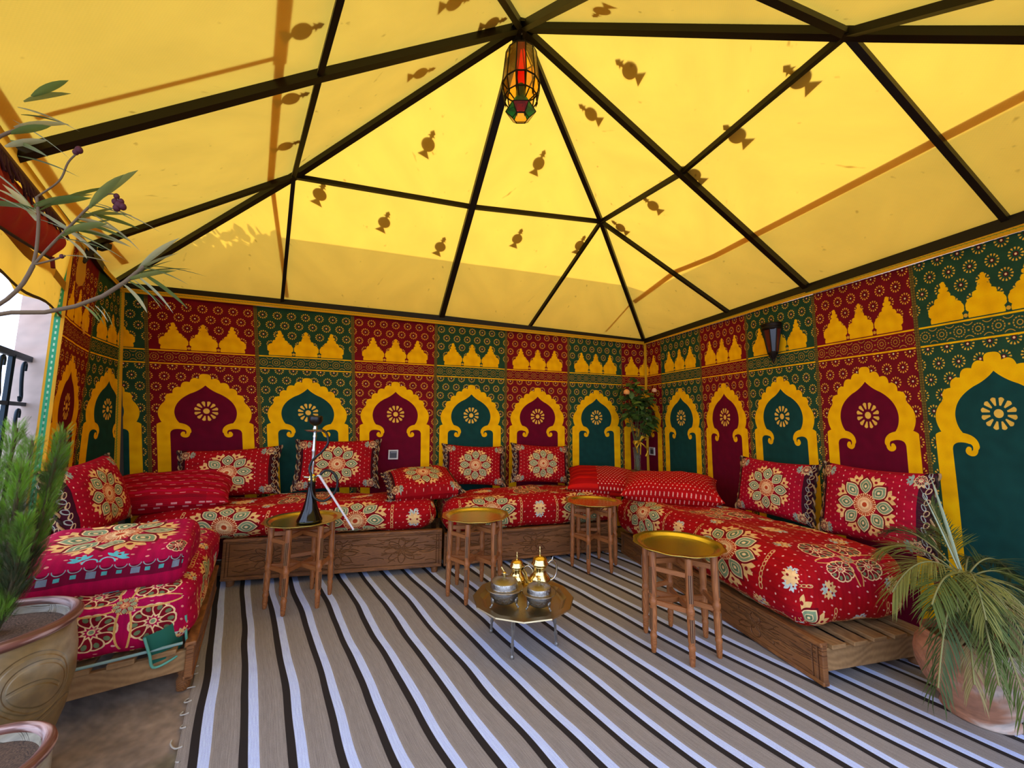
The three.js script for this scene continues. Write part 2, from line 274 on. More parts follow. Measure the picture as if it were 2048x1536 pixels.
// seam tapes of doubled cloth sewn on top of the canopy
const seamMat = P({ color: '#b9781c', roughness: 1, transmission: 0.3, thickness: 0, specularIntensity: 0.1, side: DS });
function seam(k, a, b, w) {
  const pts = []; for (let i = 0; i <= 16; i++) { const x = a[0] + ((b[0] - a[0]) * i) / 16, z = a[1] + ((b[1] - a[1]) * i) / 16; const q = onSlope(k, x, z); pts.push(V(x, q.y, z).addScaledVector(q.n, 0.003)); }
  const d = pts[16].clone().sub(pts[0]).normalize(), side = d.clone().cross(onSlope(k, (a[0] + b[0]) / 2, (a[1] + b[1]) / 2).n).normalize();
  strip(ceiling, 'seam_tape', seamMat, pts, w, side);
}
seam('C', [-0.43, 0.405], [-0.5, 1.1], 0.045); seam('C', [-0.5, 1.1], [-0.5, 3.25], 0.045); seam('B', [-0.42, 0.4], [-0.55, 0.04], 0.02);
seam('L', [-3.2, 2.45], [-3.355, 1.95], 0.06); seam('L', [-3.355, 1.95], [-3.686, 0.86], 0.045); seam('B', [-3.686, 0.81], [-3.74, 0.04], 0.03);
seam('L', [-4.09, 1.975], [-3.351, 1.993], 0.026); seam('L', [-4.05, 2.2], [-4.352, 1.456], 0.045); seam('L', [-4.352, 1.456], [-4.74, 0.28], 0.045);
// appliqué lantern motifs of dark cloth sewn on the outside
const motif = (() => {
  const s = new THREE.Shape(); s.moveTo(-0.042, -0.088); s.lineTo(0.042, -0.088); s.lineTo(0.01, -0.047);
  s.absarc(0, -0.004, 0.045, -PI / 2 + 0.25, PI / 2 - 0.2, false); s.lineTo(0.01, 0.052); s.lineTo(0.026, 0.05); s.lineTo(0.012, 0.064); s.lineTo(0.018, 0.076); s.lineTo(0, 0.096); s.lineTo(-0.018, 0.076); s.lineTo(-0.012, 0.064); s.lineTo(-0.026, 0.05); s.lineTo(-0.01, 0.052); s.absarc(0, -0.004, 0.045, PI / 2 + 0.2, PI * 1.5 - 0.25, false); s.lineTo(-0.042, -0.088);
  return new THREE.ExtrudeGeometry(s, { depth: 0.003, bevelEnabled: false, curveSegments: 16 });
})();
const motifMat = P({ color: '#8b7a5c', roughness: 1, transmission: 0.2, thickness: 0, specularIntensity: 0.1, side: DS });
const motifs = { B: [[-2.658, 1.232], [-1.853, 1.257], [-3.383, 0.823], [-2.938, 0.72], [-2.488, 0.614], [-1.848, 0.747], [-1.253, 0.762]], C: [[-1.636, 2.068], [-1.671, 1.7], [-1.061, 2.565], [-1.044, 2.212], [-1.028, 1.875], [-1.019, 1.467], [-1.02, 1.046]], L: [[-3.236, 2.104], [-3.369, 1.694], [-3.494, 1.276], [-2.741, 1.633], [-2.616, 2.09], [-2.384, 1.897]], F: [[-1.922, 2.253]] };
for (const k of Object.keys(motifs)) for (const [x, z] of motifs[k]) {
  const q = onSlope(k, x, z), up = { B: V(0, 0, 1), C: V(-1, 0, 0), L: V(1, 0, 0), F: V(0, 0, -1) }[k].clone(); up.addScaledVector(q.n, -up.dot(q.n)).normalize();
  const m = mesh('applique_motif', motif, motifMat, ceiling); const xa = up.clone().cross(q.n).normalize();
  m.matrixAutoUpdate = true; m.quaternion.setFromRotationMatrix(new THREE.Matrix4().makeBasis(xa, up, q.n)); m.rotateZ({ B: 0.3 - 0.12 * (x + 2.6), C: -0.12, L: 0, F: 0 }[k]); m.position.set(x, q.y, z).addScaledVector(q.n, 0.0012);
}
// ---------------------------------------------------------------- steel frame under the canopy
const steel = S({ color: '#17110c', roughness: 0.45, metalness: 0.4 });
const frame = new THREE.Group(); frame.name = 'trim_1'; frame.userData = { kind: 'structure' }; scene.add(frame);
function rafter(name, a, b, w = 0.032, h = 0.04, drop = 0.028) { const A = nv(a).add(V(0, -drop, 0)), B = nv(b).add(V(0, -drop, 0)); mesh(name, bar(A, B, w, h), steel, frame); }
for (const [a, r] of [['BR', 'rBR'], ['BL', 'rBL'], ['FR', 'rFR'], ['FL', 'rFL'], ['Bm', 'rB'], ['Cm', 'rC'], ['Lm', 'rL'], ['Fm', 'rF']]) { const big = a === 'Bm'; rafter('rafter', a, r, big ? 0.05 : 0.034, 0.042); rafter('rafter', r, 'pk', big ? 0.05 : 0.034, 0.042); }
for (const [a, b] of [['rBR', 'rB'], ['rB', 'rBL'], ['rBR', 'rC'], ['rC', 'rFR'], ['rBL', 'rL'], ['rL', 'rFL'], ['rFR', 'rF'], ['rF', 'rFL']]) rafter('purlin', a, b, 0.026, 0.03);
for (const [a, b] of [['rBR', 'jB1'], ['rBR', 'jC1'], ['rBL', 'jB2'], ['rBL', 'jL1'], ['rFR', 'jC2'], ['rFR', 'jF1'], ['rFL', 'jL2'], ['rFL', 'jF2']]) rafter('jack_rafter', a, b, 0.026, 0.03);
for (const [a, b, h, d] of [['BR', 'Bm', 0.06, 0.032], ['Bm', 'BL', 0.06, 0.034], ['BR', 'Cm', 0.055, 0.026], ['Cm', 'FR', 0.06, 0.03], ['BL', 'jL1', 0.05, 0.03], ['jL1', 'Lm', 0.03, 0.02], ['Lm', 'jL2', 0.03, 0.02], ['jL2', 'FL', 0.03, 0.02]]) rafter('eave_beam', a, b, a === 'BL' ? 0.06 : h < 0.04 ? 0.02 : 0.085, h, d);
for (const [x, z] of [[-4.92, -0.02], [0.005, -0.005], [0.04, 3.7], [-3.56, 3.85]]) mesh('post', bx(0.05, 2.1, 0.05, x, 1.05, z), steel, frame);
mesh('bracket', [bar(V(-4.6, 2.17, 0.83), V(-4.63, 2.06, 0.86), 0.02, 0.05), bar(V(-4.58, 2.17, 0.8), V(-4.5, 2.17, 0.86), 0.02, 0.03)], steel, frame);
mesh('apex_plate', cyl(0.07, 0.07, 0.05, -2.2, 3.385, 1.85, 12), steel, frame);

// ---------------------------------------------------------------- valance along the left eave and the tied red curtain
const eaveL = (t) => nv('BL').lerp(nv('Lm'), t);
const eL = (t) => V(-4.973 + 0.74 * t, 2.197 - 0.056 * t, 1.85 * t);
const valanceMat = P({ map: canvasMap, color: '#fff2d2', roughness: 1, transmission: 0.4, thickness: 0, specularIntensity: 0.1, side: DS });
{
  const t = thing('valance', 'yellow cloth valance hanging from the left eave of the tent', 'valance', [0, 0, 0]);
  const dropAt = (s) => 2.16 - 0.5 + 0.045 * Math.max(0, 1 - (s - 0.42) * 3) ** 2 - 0.03 * s;
  const g = grid(60, 14, (u, v) => { const s = 0.42 + u * 1.35, q = eL(s), yb = 1.68 - 0.03 * (s - 0.42) + 0.012 * Math.sin(s * 20), y = q.y - 0.01 + (yb - q.y + 0.01) * v; const w = 0.012 * Math.sin(s * 26 + v * 2) * v + 0.02 * Math.sin(v * PI) * nz(s * 5, v * 3); return [q.x + 0.93 * w + 0.02 - 0.03 * v, y, q.z - 0.37 * w]; }, (u, v) => [u * 1.9, v * 0.4]);
  mesh('cloth', g, valanceMat, t);
  const hm = (off, w, name, m) => { const pts = []; for (let i = 0; i <= 30; i++) { const s = 0.42 + (i / 30) * 1.35, q = eL(s); pts.push(V(q.x + 0.005, 1.68 - 0.03 * (s - 0.42) + 0.012 * Math.sin(s * 20) + off, q.z)); } strip(t, name, m, pts, w, V(0, 1, 0)); };
  hm(0.004, 0.014, 'hem', S({ color: '#3b2a14', roughness: 0.9, side: DS }));
  hm(0.17, 0.05, 'sewn_band', P({ color: '#a27a32', roughness: 1, transmission: 0.2, thickness: 0, specularIntensity: 0.1, side: DS }));
  const tail = grid(8, 4, (u, v) => { const q = eL(0.42 - 0.09 * u); return [q.x + 0.03, 1.72 - 0.05 * u + (-0.055 + 0.03 * u) * v + 0.01 * Math.sin(u * 9), q.z + 0.03 * u]; });
  mesh('loose_end', tail, valanceMat, t);
}
{
  const t = thing('rolled_curtain', 'red curtain rolled and tied up under the left eave with a fringe', 'curtain', [0, 0, 0]);
  const red = S({ color: '#9c0c10', roughness: 0.8, side: DS });
  const g = grid(60, 16, (u, v) => { const s = 0.83 + u * 0.75, q = eL(s), top = 1.985 - 0.1 * (s - 0.83), bot = 1.835 - 0.2 * (s - 0.83) - 0.02 * Math.sin(u * 3); const y = top + (bot - top) * v, b = 0.03 * Math.sin(v * PI) + 0.008 * Math.sin(u * 70 + v * 4) * Math.sin(v * PI); return [q.x + 0.06 + b, y, q.z - 0.4 * b]; });
  mesh('cloth', g, red, t);
  const fr = []; for (let i = 0; i < 90; i++) { const s = 0.82 + (i / 90) * 0.76, q = eL(s), yt = 1.99 - 0.1 * (s - 0.83); fr.push(rod(V(q.x + 0.085, yt, q.z), V(q.x + 0.105 + rr(-0.01, 0.01), yt - 0.06 + rr(-0.015, 0.015), q.z + rr(-0.015, 0.015)), 0.006, 0.003, 5)); }
  mesh('fringe', fr, S({ color: '#3c1520', roughness: 0.95 }), t).userData.kind = 'stuff';
  const pts = [], p2 = []; for (let i = 0; i <= 20; i++) { const s = 0.82 + (i / 20) * 0.77, q = eL(s); pts.push(V(q.x + 0.08, 2.0 - 0.1 * (s - 0.83), q.z)); p2.push(V(q.x + 0.062, 1.832 - 0.2 * (s - 0.83) - 0.02 * Math.sin((i / 20) * 3), q.z)); }
  mesh('cord', [tube(pts, 0.012, 40, 6)], S({ color: '#5b3a22', roughness: 0.9 }), t);
  mesh('hem', [tube(p2, 0.006, 40, 6)], S({ color: '#2a0608', roughness: 0.9 }), t);
  mesh('tie_tail', [tube([V(-4.29, 1.84, 1.54), V(-4.29, 1.82, 1.535), V(-4.285, 1.79, 1.535)], 0.008, 8, 6)], S({ color: '#6e0a10', roughness: 0.9 }), t);
}

// ---------------------------------------------------------------- plaster pier and iron grille outside the left return
{
  const g = masonry(0.62, 2.6, 0.17, 0, 1.3, 0); g.rotateY(Math.atan2(-LD.z, LD.x)); const q = onL(0.27, 0.125); g.translate(q.x, 0, q.z); struct('wall_left_outside', g, plaster);
  const iron = S({ color: '#22323c', roughness: 0.5, metalness: 0.5 });
  const t = thing('iron_grille', 'dark iron grille with scrolls beside the plaster pier', 'grille', [0, 0, 0]);
  const at = (s, y) => onL(s, 0.15, y);
  mesh('top_rail', bar(at(0.385, 1.455), at(0.9, 1.455), 0.02, 0.03), iron, t);
  mesh('middle_rail', bar(at(0.385, 1.2), at(0.9, 1.2), 0.018, 0.02), iron, t);
  mesh('bottom_rail', bar(at(0.385, 0.2), at(0.9, 0.2), 0.018, 0.022), iron, t);
  mesh('post', bar(at(0.392, 1.46), at(0.392, 0), 0.034, 0.04), iron, t);
  mesh('post', bar(at(0.9, 1.46), at(0.9, 0), 0.034, 0.04), iron, t);
  for (const s of [0.555, 0.66, 0.76]) mesh('bar', bar(at(s, 1.45), at(s, 0.2), 0.018, 0.018), iron, t);
  for (const s of [0.46, 0.61, 0.71]) for (const y of [1.43, 1.17]) mesh('scroll', [tube([[-0.018, -0.045], [-0.02, -0.012], [0, 0], [0.02, -0.02], [0.016, -0.09], [0, -0.15], [-0.012, -0.19], [0, -0.215], [0.014, -0.19]].map(([a, b]) => at(s + a / 2, y + b)), 0.0075, 40, 6)], iron, t);
}
// a leafy creeper on the lower stretch of the back court wall, which shades the canopy
{
  const t = thing('creeper', 'leafy creeper on the court wall behind the back left corner of the tent', 'plant', [-3.9, 2.93, -0.45]);
  const lf = grid(2, 3, (u, v) => [(u - 0.5) * 0.07 * Math.sin(PI * (0.08 + 0.9 * v)), v * 0.1, 0.012 * Math.abs(u - 0.5)]), im = new THREE.InstancedMesh(lf, S({ color: '#3c5a22', roughness: 0.7, side: DS }), 420); im.name = 'foliage'; im.userData.kind = 'stuff'; im.castShadow = true;
  const e = new THREE.Object3D(); for (let k = 0; k < 420; k++) { const x = rr(-1.2, 0.85), top = 0.1 + 0.16 * (0.5 + fbm(x * 3, 2)) + (x > 0.45 ? 0.08 * (x - 0.45) / 0.4 : 0); e.position.set(x, rr(-0.05, top), rr(-0.1, 0.12)); e.rotation.set(rr(-1, 1), rr(0, 6.28), rr(-1.2, 1.2)); e.updateMatrix(); im.setMatrixAt(k, e.matrix); } t.add(im);
  mesh('stem', [tube([V(-1.2, 0.02, 0.05), V(-0.4, 0.05, 0.07), V(0.3, 0.03, 0.04), V(0.85, 0.06, 0.05)], 0.012, 30, 6)], S({ color: '#5a4630', roughness: 0.9 }), t);
}

// ---------------------------------------------------------------- woven textiles
const CREAM = '#e9c48a', GOLD = '#d9a357', SAGE = '#7f9068';
function blossom(x, cx, cy, r, col, rot = 0) { // small four-lobed leaf cluster
  x.save(); x.translate(cx, cy); x.rotate(rot); x.fillStyle = col;
  for (let k = 0; k < 5; k++) { x.save(); x.rotate((k - 2) * 0.62); x.beginPath(); x.moveTo(0, 0); x.quadraticCurveTo(r * 0.42, -r * 0.5, 0, -r); x.quadraticCurveTo(-r * 0.42, -r * 0.5, 0, 0); x.fill(); x.restore(); }
  x.fillStyle = '#8d0f18'; x.beginPath(); x.arc(0, -r * 0.42, r * 0.13, 0, 7); x.fill();
  x.restore();
}
function medallion(x, cx, cy, r, sx = 1, sy = 1) {
  x.save(); x.translate(cx, cy); x.scale(sx, sy);
  for (let k = 0; k < 8; k++) { x.save(); x.rotate((k + 0.5) * PI / 4); blossom(x, 0, -r * 0.7, r * 0.4, '#dfae68'); x.restore(); }
  for (let k = 0; k < 8; k++) {
    x.save(); x.rotate(k * PI / 4);
    for (const [f, c] of [[1.2, '#6d0611'], [1, CREAM], [0.88, SAGE], [0.56, CREAM], [0.46, '#5f7350'], [0.2, CREAM]]) { const a = r * 0.2 * f, m = -r * 0.62, b = r * 0.27 * f; x.fillStyle = c; x.beginPath(); x.moveTo(0, m - b * 1.25); x.bezierCurveTo(a * 0.5, m - b * 0.9, a * 1.25, m - b * 0.5, a, m + b * 0.1); x.bezierCurveTo(a * 0.8, m + b * 0.6, a * 0.3, m + b * 0.8, 0, m + b); x.bezierCurveTo(-a * 0.3, m + b * 0.8, -a * 0.8, m + b * 0.6, -a, m + b * 0.1); x.bezierCurveTo(-a * 1.25, m - b * 0.5, -a * 0.5, m - b * 0.9, 0, m - b * 1.25); x.fill(); }
    x.restore();
  }
  x.fillStyle = '#b0401c'; x.beginPath(); x.arc(0, 0, r * 0.38, 0, 7); x.fill();
  x.strokeStyle = CREAM; x.lineWidth = r * 0.02;
  for (let k = 0; k < 32; k++) { x.save(); x.rotate(k * PI / 16); x.beginPath(); x.moveTo(0, r * 0.08); x.lineTo(0, r * (k % 2 ? 0.36 : 0.3)); x.stroke(); x.fillStyle = CREAM; x.beginPath(); x.arc(0, r * 0.36, r * 0.022, 0, 7); x.fill(); x.restore(); }
  for (const q of [0.12, 0.22]) { x.beginPath(); x.arc(0, 0, r * q, 0, 7); x.stroke(); }
  x.restore();
}
function wheel(x, cx, cy, r) { // round rosette of ten lobes
  x.save(); x.translate(cx, cy);
  for (let k = 0; k < 10; k++) { x.save(); x.rotate(k * PI / 5); x.fillStyle = CREAM; x.beginPath(); x.moveTo(0, -r * 0.2); x.bezierCurveTo(r * 0.5, -r * 0.7, r * 0.34, -r * 1.05, 0, -r); x.bezierCurveTo(-r * 0.34, -r * 1.05, -r * 0.5, -r * 0.7, 0, -r * 0.2); x.fill(); x.fillStyle = '#7a0a1a'; x.beginPath(); x.moveTo(0, -r * 0.3); x.bezierCurveTo(r * 0.4, -r * 0.7, r * 0.26, -r * 0.95, 0, -r * 0.92); x.bezierCurveTo(-r * 0.26, -r * 0.95, -r * 0.4, -r * 0.7, 0, -r * 0.3); x.fill(); x.fillStyle = '#66754f'; x.beginPath(); x.ellipse(0, -r * 0.74, r * 0.11, r * 0.15, 0, 0, 7); x.fill(); x.restore(); }
  x.fillStyle = CREAM; x.beginPath(); x.arc(0, 0, r * 0.16, 0, 7); x.fill(); x.fillStyle = SAGE; x.beginPath(); x.arc(0, 0, r * 0.1, 0, 7); x.fill();
  x.restore();
}
function threads(x, W, H, amt = 0.16) { const im = x.getImageData(0, 0, W, H), d = im.data; for (let j = 0; j < H; j++) for (let i = 0; i < W; i++) { const o = (j * W + i) * 4, n = 1 + (rnd() - 0.5) * amt + 0.06 * ((j >> 1) % 2 ? 1 : -1) + 0.14 * nz(i / 130, j / 22); for (let k = 0; k < 3; k++) d[o + k] = Math.min(255, d[o + k] * n); } x.putImageData(im, 0, 0); }
function brocade(base, dye) {
  return canvasTex(1024, 1024, (x, W) => {
    x.fillStyle = base; x.fillRect(0, 0, W, W);
    const blot = (cx, cy, r) => { const g = x.createRadialGradient(cx, cy, r * 0.3, cx, cy, r); g.addColorStop(0, dye); g.addColorStop(1, dye + '00'); x.fillStyle = g; x.fillRect(cx - r, cy - r, 2 * r, 2 * r); };
    for (const a of [0, W]) for (const b of [0, W]) blot(a, b, 330);
    for (let j = 0; j < 16; j++) for (let i = 0; i < 16; i++) { x.fillStyle = (i + j) % 3 ? '#dc8a78' : '#eab49a'; x.save(); x.translate(i * 64 + 32 + (j % 2) * 32, j * 64 + 32); x.rotate(0.5); x.beginPath(); x.ellipse(0, 0, 5.5, 8.5, 0, 0, 7); x.fill(); x.restore(); }
    x.fillStyle = base; x.beginPath(); x.arc(512, 512, 258, 0, 7); x.fill();
    medallion(x, 512, 512, 262);
    for (const a of [0, W]) for (const b of [0, W]) for (const s of [-1, 1]) for (const q of [-1, 1]) wheel(x, a + s * 108, b + q * 108, 92);
    for (const a of [0, W]) for (const b of [0, W]) { x.strokeStyle = GOLD; x.lineWidth = 9; for (const s of [-1, 1]) for (const w of [-18, 18]) { x.beginPath(); x.moveTo(a + w, b + s * 30); x.quadraticCurveTo(a + w * 2.4, b + s * 130, a + w * 0.6, b + s * 225); x.stroke(); x.beginPath(); x.moveTo(a + s * 30, b + w); x.quadraticCurveTo(a + s * 130, b + w * 2.4, a + s * 225, b + w * 0.6); x.stroke(); } medallion(x, a, b, 46); }
    for (const [a, b, rt] of [[512, 0, PI], [512, W, 0], [0, 512, PI / 2], [W, 512, -PI / 2]]) { for (const s of [-1, 1]) blossom(x, a + (rt % PI ? 0 : s * 62), b + (rt % PI ? s * 62 : 0), 52, '#b9c2b4', rt + s * 0.5); blossom(x, a, b, 74, '#e8b877', rt); }
    for (const a of [232, 792]) for (const b of [232, 792]) { for (let k = 0; k < 4; k++) { x.save(); x.translate(a, b); x.rotate(k * PI / 2 + PI / 4); blossom(x, 0, -8, 50, k % 2 ? '#d8a765' : '#a9b09a'); x.restore(); } }
    for (const [a, b, h] of [[512, 196, 1], [512, 828, 1], [196, 512, 0], [828, 512, 0]]) { x.strokeStyle = '#cfa060'; x.lineWidth = 6; for (let k = -4; k <= 4; k++) { x.beginPath(); const u = h ? a + k * 38 : a, w = h ? b : b + k * 38; x.ellipse(u, w, h ? 22 : 10, h ? 10 : 22, 0, 0, 7); x.stroke(); } }
    threads(x, W, W);
  }, true, [1 / 0.82, 1 / 0.82]);
}
const fabricBump = pixelTex(128, 128, (u, v) => [128 + 70 * Math.sin(v * 2 * PI * 40) + 40 * Math.sin(u * 2 * PI * 40)], false, [10, 10]);
const cloth = (map, o = {}) => P({ map, roughness: 0.8, specularIntensity: 0.25, sheen: 0.12, sheenColor: new THREE.Color(0.95, 0.3, 0.05), sheenRoughness: 0.4, side: DS, ...o });
const brocadeRed = cloth(brocade('#9c040d', '#a0062e'), { sheen: 0.28, sheenColor: new THREE.Color(1, 0.32, 0.04), sheenRoughness: 0.5 });
const brocadeMag = cloth(brocade('#a50330', '#ac0446')), brocadeBox = cloth(canvasTex(1024, 1024, (x, W) => {
  x.fillStyle = '#a50338'; x.fillRect(0, 0, W, W);
  for (let j = 0; j < 18; j++) for (let i = 0; i < 12; i++) { x.fillStyle = '#dc8a78'; x.beginPath(); x.ellipse(200 + i * 62 + (j % 2) * 31, j * 57, 6, 8, 0, 0, 7); x.fill(); }
  x.fillStyle = '#a50330'; x.beginPath(); x.arc(520, 512, 232, 0, 7); x.fill(); medallion(x, 520, 512, 245);
  x.fillStyle = '#6c0426'; x.fillRect(96, 0, 66, W); x.strokeStyle = '#8aa79c'; x.lineWidth = 4; for (let k = 0; k < 20; k++) { x.beginPath(); x.arc(172, k * 52 + 20, 22, PI / 2, -PI / 2); x.stroke(); x.fillStyle = k % 3 ? '#4e9c92' : '#77818a'; x.fillRect(112 + (k % 3 ? 8 : 0), k * 52 + 8, k % 3 ? 20 : 34, k % 3 ? 20 : 34); }
  for (const s of [-1, 1]) { blossom(x, 215, 512 + s * 58, 50, '#5fb4b4', PI / 2 + s * 0.5); x.strokeStyle = '#7fc0c0'; x.lineWidth = 7; x.beginPath(); x.arc(188, 512 + s * 30, 26, -PI / 2, PI / 2); x.stroke(); wheel(x, 250, 512 + s * 300, 60); }
  threads(x, W, W);
}, true, [1 / 0.82, 1 / 0.82]));
brocadeMag.map.offset.set(0.683, 0.12); brocadeBox.map.offset.set(0.5, 0.5);
const cushionTex = (base, edge) => canvasTex(1024, 640, (x, W, H) => {
  x.fillStyle = base; x.fillRect(0, 0, W, H);
  x.fillStyle = edge; x.fillRect(0, 0, 90, H); x.fillRect(W - 90, 0, 90, H);
  for (let i = 0; i < 15; i++) for (let j = 0; j < 12; j++) { x.fillStyle = i % 3 ? '#cf7a68' : '#ecba9c'; x.beginPath(); x.ellipse(120 + i * 56, 28 + j * 54 + (i % 2) * 27, 5, 8, 0, 0, 7); x.fill(); }
  x.fillStyle = base; x.beginPath(); x.ellipse(512, 330, 255, 235, 0, 0, 7); x.fill();
  medallion(x, 512, 330, 262, 1.0, 0.92);
  for (const [cx, cy, s] of [[90, 70, 1], [W - 90, 70, -1], [90, H - 60, 1], [W - 90, H - 60, -1]]) { blossom(x, cx, cy, 70, '#b99a66', s * 0.9 + (cy > 300 ? 0 : 2.2 * s)); blossom(x, cx + s * 55, cy, 56, '#8d9a86', s * 1.6); wheel(x, cx, cy, 44); }
  for (const cx of [34, W - 34]) for (let k = 0; k < 16; k++) { x.strokeStyle = k % 2 ? '#c2a06a' : '#9aa08e'; x.lineWidth = 6; x.beginPath(); x.ellipse(cx + (k % 2 ? 8 : -8), k * 42 + 20, 11, 24, k % 2 ? 0.4 : -0.4, 0, 7); x.stroke(); }
  threads(x, W, H);
});
const cushionMat = cloth(cushionTex('#98050f', '#3a0a10')), cushionMag = cloth(cushionTex('#9c0520', '#3a0a18'));
const dashMat = cloth(canvasTex(512, 512, (x, W, H) => { x.fillStyle = '#a3031a'; x.fillRect(0, 0, W, H); for (let j = 0; j < 13; j++) { x.fillStyle = j % 2 ? '#b00430' : '#8c0216'; x.fillRect(0, j * 40, W, 18); for (let i = 0; i < 9; i++) { x.fillStyle = '#d98f8a'; x.fillRect(i * 60 + (j % 2) * 30, j * 40 + 26, 26, 4); } } threads(x, W, H); }));
const dotMat = cloth(canvasTex(512, 512, (x, W, H) => { x.fillStyle = '#a80306'; x.fillRect(0, 0, W, H); for (let j = 0; j < 20; j++) for (let i = 0; i < 22; i++) { x.fillStyle = '#e39c86'; x.save(); x.translate(i * 24 + (j % 2) * 12, j * 26 + 10); x.rotate(0.35); x.fillRect(-3, -6, 6, 11); x.restore(); } threads(x, W, H); }));
const stripeDotMat = cloth(canvasTex(512, 512, (x, W, H) => { x.fillStyle = '#a00306'; x.fillRect(0, 0, W, H); for (let j = 0; j < 20; j++) for (let i = 9; i < 22; i++) { x.fillStyle = '#e3a890'; x.beginPath(); x.ellipse(i * 24 + (j % 2) * 12, j * 26 + 10, 4.5, 5.5, 0, 0, 7); x.fill(); } for (let i = 0; i < 12; i++) { x.fillStyle = i % 2 ? '#c01208' : '#940308'; x.fillRect(0, i * 44, 215, 22); } threads(x, W, H); }));
const braidTan = S({ color: '#b08a5a', roughness: 0.9 }), braidDark = S({ color: '#2b1512', roughness: 0.9 });

// ---------------------------------------------------------------- benches of carved wood
const woodTex = (a, b) => pixelTex(512, 256, (u, v) => { const n = tileNoise(u, v, 3, 4, 5), g = Math.sin((v * 26 + 5 * tileNoise(u, v, 2, 3, 31) + n * 2) * 2 * PI); const f = tileNoise(u, v, 60, 2, 77); const s = 0.5 + 0.32 * g * 0.6 + 0.5 * n + 0.3 * f; return [0, 1, 2].map((k) => a[k] + (b[k] - a[k]) * Math.max(0, Math.min(1, s))); }, true, [1.2, 1.2]);
const benchTex = woodTex([84, 48, 19], [166, 106, 50]);
const carveBump = canvasTex(1024, 256, (x, W, H) => {
  x.fillStyle = '#808080'; x.fillRect(0, 0, W, H); x.strokeStyle = '#202020'; x.lineWidth = 5;
  x.strokeRect(14, 14, W - 28, H - 28); x.lineWidth = 3; x.strokeRect(28, 28, W - 56, H - 56);
  for (let s = 0; s < 3; s++) { const cx = W * (0.2 + 0.3 * s), cy = H / 2; for (let k = 0; k < 8; k++) { x.save(); x.translate(cx, cy); x.rotate(k * PI / 4); x.beginPath(); x.ellipse(0, -46, 17, 40, 0, 0, 7); x.stroke(); x.restore(); } x.beginPath(); x.arc(cx, cy, 14, 0, 7); x.stroke(); }
  for (let i = 0; i < 90; i++) { const a = rr(40, W - 40), b = rr(40, H - 40), l = rr(30, 90); x.beginPath(); x.moveTo(a, b); x.quadraticCurveTo(a + l / 2, b + rr(-26, 26), a + l, b + rr(-12, 12)); x.stroke(); }
}, false);
const benchWood = S({ map: benchTex, roughness: 0.62 });
const carvedWood = S({ map: benchTex, bumpMap: carveBump, bumpScale: 0.02, roughness: 0.6 });
const rawWood = S({ map: woodTex([120, 86, 48], [176, 134, 84]), roughness: 0.8 });
function woodUV(g, s = 1) { const p = g.attributes.position, n = g.attributes.normal, t = g.attributes.uv; for (let i = 0; i < p.count; i++) { const ax = Math.abs(n.getX(i)), ay = Math.abs(n.getY(i)); if (ax > 0.7) t.setXY(i, p.getZ(i) * s, p.getY(i) * s); else if (ay > 0.7) t.setXY(i, p.getX(i) * s, p.getZ(i) * s); else t.setXY(i, p.getX(i) * s, p.getY(i) * s); } return g; }
function zUV(g, s = 1) { const p = g.attributes.position, t = g.attributes.uv; for (let i = 0; i < p.count; i++) t.setXY(i, p.getZ(i) * s, (p.getX(i) + p.getY(i)) * s); return g; }
function bench(label, pos, turn, L, D, H, foot, slats = 0) {
  const t = thing('bench_base', label, 'bench', pos, turn, 'carved bench bases along the tent walls');
  const f = rbx(L, H - foot, 0.028, 0.005, L / 2, (H + foot) / 2, -0.014), q = f.attributes.position, uv = f.attributes.uv; for (let i = 0; i < q.count; i++) uv.setXY(i, q.getX(i) / L, (q.getY(i) - foot) / (H - foot));
  mesh('front_panel', f, carvedWood, t);
  mesh('top_rail', woodUV(rbx(L, 0.022, 0.04, 0.006, L / 2, H - 0.006, -0.014)), benchWood, t);
  mesh('bottom_rail', woodUV(rbx(L, 0.02, 0.036, 0.006, L / 2, foot + 0.01, -0.014)), benchWood, t);
  const rh = (H - foot) * 0.55;
  for (const x of [0.03, L - 0.03]) mesh('end_rail', zUV(rbx(0.025, rh, D - 0.05, 0.004, x, H - 0.03 - rh / 2, -D / 2)), rawWood, t);
  mesh('back_rail', woodUV(rbx(L, rh, 0.025, 0.004, L / 2, H - 0.03 - rh / 2, -D + 0.02)), rawWood, t);
  if (slats) for (let k = 0; k < slats; k++) { const w = (D - 0.04) / slats; mesh('slat', woodUV(rbx(L + 0.012 - 0.03 * rnd(), 0.02, w - 0.045, 0.004, L / 2 + rr(-0.006, 0.01), H - 0.02, -0.035 - w * (k + 0.5))), rawWood, t); }
  for (const x of [0.05, L - 0.05]) for (const z of [-0.03, -D + 0.05]) mesh('foot', slats === -1 ? 0 : [lathe([[0.016, H - 0.06], [0.026, H - 0.06], [0.026, foot * 0.9 + 0.03], [0.018, foot * 0.8 + 0.02], [0.026, foot * 0.6 + 0.012], [0.022, 0.006], [0.012, 0], [0, 0]], 14).translate(x, 0, z)], benchWood, t);
  return t;
}
bench('carved wooden bench base along the back wall, behind the table with the water pipe', [-3.87, 0, 0.6], -5.3 * D2R, 1.455, 0.5, 0.315, 0.05);
bench('carved wooden bench base along the back wall, nearer the corner with the roses', [-2.4, 0, 0.7], -1.1 * D2R, 1.46, 0.58, 0.27, 0.035);
bench('long wooden bench base along the right wall, its slats bare at the near end', [-0.865, 0, 0.74], -94.8 * D2R, 1.72, 0.66, 0.185, 0.012, 5);
bench('wooden bench base at the left on a turned leg, beside the striped rug', [-3.565, 0, 1.7], 105.9 * D2R, 1.0, 0.66, 0.2, 0.055, 5);

